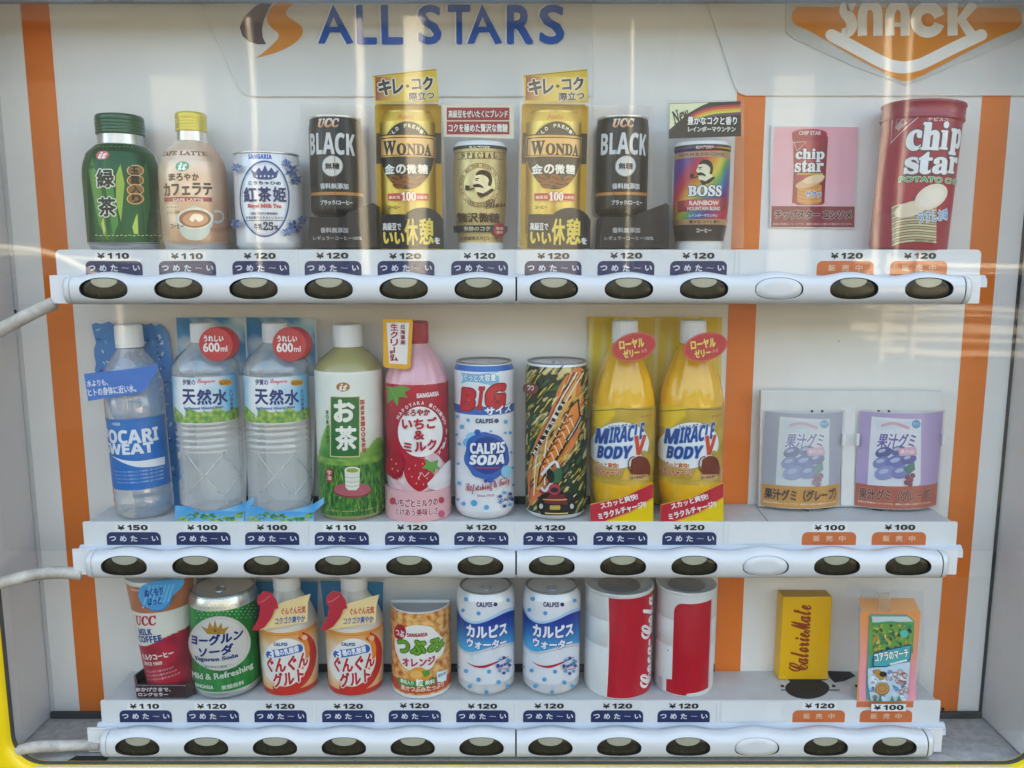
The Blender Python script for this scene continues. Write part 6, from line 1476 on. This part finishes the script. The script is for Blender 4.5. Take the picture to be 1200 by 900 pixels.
a = Art(Flat(27.46)); a.text('ぐんぐん元気', 329.5, 711, 358.5, 719.5, '#b82434', bold=.8, rot=6, shear=.15); a.text('コクゴク爽やか', 322, 722, 358, 730.5, '#2458a0', bold=.8, rot=6, shear=.15); a.obj('ribbon_print', h, INK)
h = card(t, 'arrow_card', [(295, 739), (303, 724), (305, 712), (301, 707), (302, 699), (309, 693), (318, 695), (324, 704), (326, 713), (322, 714), (318, 724), (310, 735), (303, 739)], 25.5, .8, mat('red_arrow_card', '#b81f30', .3, coat=.4), .3)
a = Art(Flat(25.46)); a.line([(303, 706), (309, 704), (317, 698)], 1.1, '#d86a74', sm=True); a.obj('arrow_print', h, INK_GLOSS)
c_ = copy_tree(t, PITCH_X, 'white lactic drink bottle with red arrow and orange label, beside the cut away orange can'); c_.rotation_euler = (0, R(.6), R(-1.5))

# ---------- cut-away orange juice can
x, r = cyl_at(459, 529, 760, Y0 + 2); YY = 64.; zf = lambda py: at(600, py, YY - r)[1]; zt_ = zf(718)
t = thing('juice_can', 'half round orange juice can, open at the top, with pulp picture and green lettering', 'canned drink', (x, YY, Z2))
prof = [(Z2 + .3, r * .99), (Z2 + 2, r), (zt_, r)]
g = G(); g.lathe(x, YY, prof, 56, a0=-R(90), a1=R(90), cap=False); g.lathe(x, YY, [(Z2 + .3, r - 1.3), (zt_, r - 1.3)], 56, a0=-R(90), a1=R(90), cap=False)
n_ = 57; v = [(x + q_ * math.sin(R(-90 + 180 * i / 56)), YY - q_ * math.cos(R(-90 + 180 * i / 56)), zt_) for q_ in (r, r - 1.3) for i in range(n_)]
g.add(v, [(i, i + 1, n_ + i + 1, n_ + i) for i in range(56)]); obj('can_shell', g, M_WHITEB, t)
g = G(); g.box(x - r, x + r, YY - .4, YY + .8, Z2 + .3, zt_ + .3, .2); obj('shell_back', g, M_WHITEB, t)
v = [(x + (r - 1.4) * math.sin(R(-90 + 180 * i / 40)), YY - .5 - (r - 1.6) * math.cos(R(-90 + 180 * i / 40)), zt_ - 3) for i in range(41)]; g = G(); g.add(v, [tuple(range(41))]); obj('shell_floor', g, mat('grey_shell_inside', (.42, .42, .42), .5), t)
S = Cyl(x, YY, prof, r0=r); a = Art(S)
def f_or(u, z):
    q = nz(u, z, .16, 2) + .5 * nz(u, z, .5, 5); return mix(mix('#c8682a', '#eec06a', q * 1.2 + .5), '#9c3a1c', max(0, -q - .2) * 1.6)
wrap(a, S, zt_ - 1.2, zf(815), f_or, 70, 80, 88)
a.poly(smooth([(471, 738), (482, 733), (503, 734), (512, 741), (521, 752), (519, 765), (511, 773), (505, 783), (489, 788), (474, 782), (468, 772), (463, 760), (464, 746), (471, 738)], 4), '#eae6dc')
hband(a, zf(813), zf(800), '#b8442c', 86, 4); a.text('果汁つぶみたっぷり', 470, 803.5, 520, 811, '#f0d6b4', bold=.6)
a.ell(469, 740.5, 7, 9, '#a81a28'); a.text('つぶ', 464, 738, 474, 746, '#f2e4e0', bold=.7); a.text('𝗦𝗔𝗡𝗚𝗔𝗥𝗜𝗔', 477, 742, 501, 746.5, '#a82030', bold=.45, rot=3)
a.text('つ', 466, 750, 480, 765, '#5f9428', bold=1.9, edge=(1., '#2c5a1c')); a.text('ぶ', 481, 750, 499, 767, '#5f9428', bold=1.9, edge=(1., '#2c5a1c')); a.text('み', 501, 748, 520, 764, '#5f9428', bold=1.9, edge=(1., '#2c5a1c'))
a.text('オレンジ', 472, 771, 510, 781, '#b8284c', bold=1.3, rot=3)
a.ell(490.5, 793, 12.5, 11.5, '#e08a2c'); a.ell(488, 790, 7, 5, '#eeb05a'); a.poly([(494, 786), (503, 784), (504, 790), (497, 793)], '#4f8a30')
a.poly([(467, 793), (479, 796.5), (502, 796.5), (511, 792), (510, 800), (500, 804), (480, 804), (468, 800)], '#2f7c3c'); a.text('果肉入り', 470, 796.4, 485, 801.6, '#e9edd0', bold=.45); a.text('粒', 487.5, 795, 496, 804, '#f0f0d8', bold=.7); a.text('飲料', 498, 796, 509, 801.4, '#e9edd0', bold=.45)
a.poly([(511, 787), (523, 784), (522, 797), (512, 799)], '#d9e8ec'); a.text('果実の粒', 512.5, 788, 521.5, 792, '#3f7ca0', bold=.2); a.obj('printed_label', t, INK_GLOSS)

# ---------- white wave cans x2
x, r = cyl_at(536, 603, 760, Y0); zf = lambda py: at(600, py, Y0 - r)[1]; x = at(569.5, 770, Y0)[0]
t = thing('drink_can', 'white can with blue wave and dots, beside the half round orange can', 'canned drink', (x, Y0, Z2), 'white cans with blue wave')
S = body_can(t, x, Y0, Z2, zf(697), r, WB, lidmat=M_LID, neck=.88, foot=.8); a = Art(S, zstep=8)
wrap(a, S, zf(701), zf(812), lambda u, z: '#dcdfe6', 44, 10, 89)
wv = lambda u, A, ph: A * math.sin(u * .075 + ph)
ct, cb = zf(727), zf(762)
def wavepoly(t0, b0, At, Ab, pt, pb, col, off=None):
    us = [-R(88) * r + R(176) * r * i / 40 for i in range(41)]
    a.uvpoly([(u, t0 + wv(u, At, pt)) for u in us] + [(u, b0 + wv(u, Ab, pb)) for u in reversed(us)], col)
wavepoly(ct + 3.4, ct - 2, 5.8, 5.0, -.35, -.35, '#9cc8e6'); wavepoly(cb + 2, cb - 3.6, 4.6, 4.6, .35, .35, '#c3c4cc')
a.line([(547, 776), (556, 780.5), (568, 781), (584, 775), (596, 769)], [.6, 3.4, .5], '#b01c3c', sm=True)
wavepoly(ct, cb, 5.2, 5.0, -.35, .35, lambda u, z: mix('#142a86', '#2b9bd6', max(0, (ct - z) / (ct - cb)) ** 1.5))
a.text('𝗖𝗔𝗟𝗣𝗜𝗦', 558.5, 705.6, 577, 711.4, '#2a3468', bold=.4); a.ell(580.5, 708, 2.4, 2.4, '#2a3468')
a.text('カルピス', 547, 733, 594, 748, '#eceef4', bold=1.5, edge=(1., '#1a3a8c'), rot=1); a.text('ウォーター', 547.5, 750, 593, 761, '#eceef4', bold=1.3, edge=(1., '#1a5aa4'), rot=-1)
for px, py, s_ in ((546.5, 702, 2.6), (543, 715, 2.2), (561, 718.5, 2.4), (595, 703, 2.3), (546.5, 786, 2.4), (573, 786.5, 2.4), (561, 796, 2.5), (584, 799, 2.5), (551, 804, 2.4), (570, 810.5, 2.3), (594, 803.5, 2.3), (603, 766, 1.6), (538, 782, 1.4)): a.ell(px, py, s_, s_, '#3a96cc')
a.ell(553, 768, 1.6, 1.6, '#bfe4f4'); a.ell(557, 769, 2.2, 2.2, '#d5eef8'); a.ell(564, 767, 1.2, 1.2, '#bfe4f4')
for i in range(8):
    w = i * .785; a.ell(589.5 + 6.6 * math.cos(w), 779 + 9 * math.sin(w), 1.9, 1.9, ('#2a3f86', '#3a96cc')[i % 2], n=10)
a.text('乳酸菌飲料', 581, 776.5, 598, 780, '#2a3f86', bold=.4, rot=4); a.line([(583, 783), (596, 782)], .9, '#c05a78'); a.obj('printed_label', t, INK_GLOSS)
c_ = copy_tree(t, PITCH_X, 'white can with blue wave and dots, beside the red can with white script'); c_.rotation_euler = (0, 0, R(-3))

# ---------- faded red cola cans
def cola(lbl, l, r_, topc, fn):
    xq, rq = cyl_at(l, r_, 740, 66); t = thing('cola_can', lbl, 'canned cola', (xq, 66, Z2)); zf = lambda py: at(600, py, 66 - rq)[1]
    z1 = zf(topc); prof = [(Z2, rq * .96), (Z2 + 2, rq * .98), (Z2 + 4, rq), (z1 - 3, rq), (z1 - 1, rq * .995)]
    for py in (730, 761):
        zz_ = zf(py); prof += [(zz_ + .7, rq), (zz_, rq * .985), (zz_ - .7, rq)]
    prof.sort(); g = G(); g.lathe(xq, 66, prof + [(z1, rq * 1.012), (z1 + 1.8, rq * 1.012), (z1 + 2.4, rq * .99), (z1 + 2.2, rq * .93), (z1 - .8, rq * .90), (z1 - 1., rq * .5), (z1 - 1., .01)], 64)
    obj('can_shell', g, M_WHITEB, t)
    g = G(); g.lathe(xq, 66, [(z1 - .9, rq * .62), (z1 - .2, rq * .6), (z1 - .2, .01)], 40, cap=False); obj('can_lid', g, M_LID, t)
    S = Cyl(xq, 66, [(Z2, rq), (z1, rq)], r0=rq); a = Art(S, base=.1); fn(a, S, zf, z1); a.obj('printed_label', t, INK_GLOSS); return t
REDC = '#b50d22'
def c1(a, S, zf, z1):
    u0 = S.P(711.5, 760)[0]; uR = R(100) * S.r0; zb = Z2 + 2.2
    def edge(z, k): return u0 + 2.2 * math.sin((z - zb) * .022 + .3) + k
    zs__ = [zb + (z1 - 2 - zb) * i / 16 for i in range(17)]
    a.uvpoly([(edge(z, -1.6), z) for z in zs__] + [(edge(z, 1), z) for z in reversed(zs__)], '#e6e2de')
    a.uvpoly([(edge(z, 0), z) for z in zs__] + [(uR, zs__[-1]), (uR, zb)], REDC)
    u1 = S.P(751, 760)[0]
    a._txt('𝓒𝓸𝓬𝓪-𝓒𝓸𝓵𝓪', u1, u1 + 26, Z2 + 8, z1 - 6, '#e9e4e2', 1.0, 0, 0, None, 90)
c1_ = cola('cola can, faded red with white script running up its right side', 685, 764, 700, c1)
def c2(a, S, zf, z1):
    ul, ur = S.P(788.5, 760)[0], S.P(831.5, 760)[0]; zb = Z2 + 2.4; zt = zf(708)
    pts = [(ur, zt + 2), (ul + 20, zt)] + [(ul + 10 - 10 * math.sin(R(q)), zt - 12 + 12 * math.cos(R(q))) for q in range(0, 91, 15)]
    pts += [(ul, zf(799)), (ul - 7, zf(801)), (ul - 7, zb), (ul + 16, zb), (ul + 18, zb + 2.5), (ur, zb + 5)]
    a.uvpoly(pts, '#b3081e'); a.uvpoly([(ur + 1, zb + 5), (ur + 2.2, zb + 5), (ur + 2.2, zt + 2), (ur + 1, zt + 2)], '#d9a0a4')
    u3 = S.P(777, 780)[0]; a.uvpoly([(u3 - 7, zb), (u3, zb), (u3, zf(801)), (u3 - 7, zf(801))], '#aeb2b6'); a.ell(783, 762, .8, .8, '#5a5656')
c2_ = cola('red cola can with blank white left side, next to the orange stripe', 768, 837, 698, c2)

# ---------- yellow nutrition biscuit box
B_ = [at(168 / 5.29 + 880, 793.4, 76), at(470 / 5.29 + 880, 793.4, 76)]
x0, x1 = B_[0][0], B_[1][0]; zt_ = at(600, 698.5, 76)[1]
t = thing('biscuit_box', 'small yellow biscuit box with brown lettering running upwards', 'biscuit box', ((x0 + x1) / 2, 84, Z2))
M_YB = mat('yellow_carton', '#f0b408', .4, coat=.15, var=.04, vscale=30)
g = G(); g.box(x0, x1, 73, 93.5, Z2, zt_, .7); obj('carton', g, M_YB, t); dxk = 0
a = Art(Flat(72.96)); a.text('𝓒𝓪𝓵𝓸𝓻𝓲𝓮𝓜𝓪𝓽𝓮', 926, 709, 949, 787, '#8a3314', bold=1.2, turn=90); a.obj('box_lettering', t, INK)
g = G(); g.box(x0 + 1, x1 - 1, 74, 93, zt_ + .02, zt_ + .5, .1); obj('top_flap', g, mat('ochre_flap', '#b98a14', .5), t)

# ---------- snack picture board: orange-pink plate with a printed carton
P_ = Flat(27.5)
x, z = at(1040, 822, 27.5)
t = thing('picture_board', 'orange and pink board with a green and blue biscuit carton picture, far right', 'picture board', (x, 30, Z2))
Fb = Flat(30., slope=0); q = [Fb.P(*p) for p in [(1010.7, 717), (1079, 717), (1069.5, 829), (1003.6, 829)]]
xl, xr_, zb_, ztb = q[3][0], q[1][0] - .5, q[2][1], q[0][1]
slope = .12
Fs = Flat(24.8, slope=slope, z0=zb_); q = [Fs.P(*p) for p in [(1010.7, 717), (1079, 717), (1070, 829), (1003.6, 829)]]
def lean(pts, th, name, m, par, F_):
    g = G(); n_ = len(pts); v = [F_.M(u, z_, 0) for u, z_ in pts] + [F_.M(u, z_, -th) for u, z_ in pts]
    t_ = tessellate_polygon([[Vector((p[0], p[1], 0)) for p in pts]]); g.add(v, [tuple(w)[::-1] for w in t_] + [tuple(i + n_ for i in w) for w in t_] + [(i, (i + 1) % n_, (i + 1) % n_ + n_, i + n_) for i in range(n_)]); return obj(name, g, m, par)
M_ORP = mat('orange_board', '#e8824a', .4); bd = lean(q, .8, 'board', M_ORP, t, Fs)
a = Art(Fs, base=.04); a.uvpoly(q, lambda u, z_: '#e8824a') if False else a.field(1007.5, 717.5, 1074, 821, lambda s_, t_: mix('#ee8848', '#ee8fa2', t_ * 1.25 - .1), 4, 24)
a.poly([(1004.5, 822), (1070.5, 822), (1070, 828.5), (1004, 828.5)], '#c8663c'); a.obj('board_print', bd, INK)
p0, p1 = Fs.M(*q[0], 0), Fs.M(*q[1], 0)
g = G(); d_ = 17; g.add([p0, p1, (p1[0] - .5, p1[1] + d_, p1[2] + 9), (p0[0] + 1, p0[1] + d_, p0[2] + 9)], [(0, 1, 2, 3)]); obj('folded_flap', g, mat('orange_flap', '#ee9a62', .45), t)
card(t, 'clear_card', [(1007, 690), (1082, 692), (1083, 760), (1076, 800)][:3] + [(1074, 822), (1005, 822)], 60, .4, M_CARD)
g = G(); g.add([at(1028, 694, 36)[0:1] + (36,) + at(1028, 694, 36)[1:], at(1043, 694, 36)[0:1] + (36,) + at(1043, 694, 36)[1:], at(1044, 716, 33)[0:1] + (33,) + at(1044, 716, 33)[1:], at(1031, 716, 33)[0:1] + (33,) + at(1031, 716, 33)[1:]], [(0, 1, 2, 3)]); obj('sticky_tape', g, clear_mat('yellowed_tape', tint=(.8, .76, .66), haze=.25, hazecol=(.5, .45, .36), rough=.3), t)
Fp = Flat(Fs.Y - 1.2, slope=slope, z0=zb_)
pc = [(1019, 722), (1022, 720), (1063, 720.5), (1071.5, 727), (1071, 745), (1066, 780), (1063.5, 812), (1062, 818), (1050, 822), (1020, 822), (1016, 819), (1015.5, 800), (1017.5, 760), (1019, 730)]
q2 = [Fp.P(*p) for p in pc]; pb = lean(q2, .8, 'carton_picture', mat('teal_picture', '#2f8c86', .35), t, Fp)
a = Art(Fp, base=.04)
a.uvpoly(q2, '#3d9484')
a.poly([(1020, 724), (1071, 728), (1070, 765), (1018, 768)], '#5c8f3c'); random.seed(9); a.thin = True
for i in range(110): px, py = random.uniform(1023, 1067), random.uniform(730, 762); a.ell(px, py, random.uniform(1.0, 3), random.uniform(.7, 2.), random.choice(['#3c7434', '#8aa844', '#c0a03c', '#2f6a48', '#d8c86a', '#1f4a2c', '#c07a34', '#16383a', '#2a6c6e']), rot=random.uniform(0, 90), n=9)
a.thin = False; a.off()
a.poly([(1021, 722), (1063, 722), (1070, 728), (1022, 729)], '#b9c9c4'); a.line([(1024, 731), (1045, 729), (1069, 733)], 3, '#2f8a52', sm=True); a.ell(1059, 742, 5, 4.4, '#3fae9c')
a.poly([(1016.5, 783), (1066, 775), (1064, 800), (1062, 817), (1050, 821), (1020, 821), (1016.5, 800)], '#b3cfe4')
a.thin = True
for i in range(60): px, py = random.uniform(1020, 1060), random.uniform(786, 818); a.ell(px, py, random.uniform(1.5, 4), random.uniform(1, 3), random.choice(['#e4eef4', '#8fb8dc', '#c9dcea', '#6a86b0', '#b07868', '#4a6c94']), n=9)
a.thin = False; a.off()
a.poly([(1023, 764), (1067, 754), (1066, 772), (1037, 781), (1022, 781)], '#14406c'); a.poly([(1024, 765), (1066, 755.5), (1065, 771), (1037, 779.5), (1023, 779.5)], '#2a9ca0')
a.text('コアラのマーチ', 1023.5, 762, 1064, 772, '#f2f0e4', bold=.9, edge=(.9, '#1d3a4c'), rot=9); a.line([(1042, 777.5), (1062, 772.5)], 2.2, '#dfe4dc')
a.poly([(1024, 785), (1029, 783), (1034, 787), (1037, 791), (1034, 796), (1026, 792)], '#b98a2c'); a.ell(1034, 789, 4.6, 3.2, '#2c1a10', rot=8)
a.ell(1033, 806, 8.5, 7.6, '#8a5a2c'); a.ell(1033, 805.4, 7.6, 6.8, '#b98a4c'); a.ring(1033, 805.4, 4.6, 4, .8, '#8a5a2c')
for i, (px, py) in enumerate(((1048, 789), (1054, 786), (1059, 790), (1051, 796), (1057, 799), (1061, 807), (1055, 809))): a.ring(px, py, 2.8, 2.4, 1.0, ('#9c5a4a', '#b9786a')[i % 2]); a.line([(px - 2, py + 3), (px + 3, py + 4)], .7, '#8c4a3c')
for px in (1024, 1030, 1044, 1052): a.poly([(px - 2.6, 820), (px, 813), (px + 2.6, 820)], '#2f7c5c')
a.obj('picture_print', pb, INK)
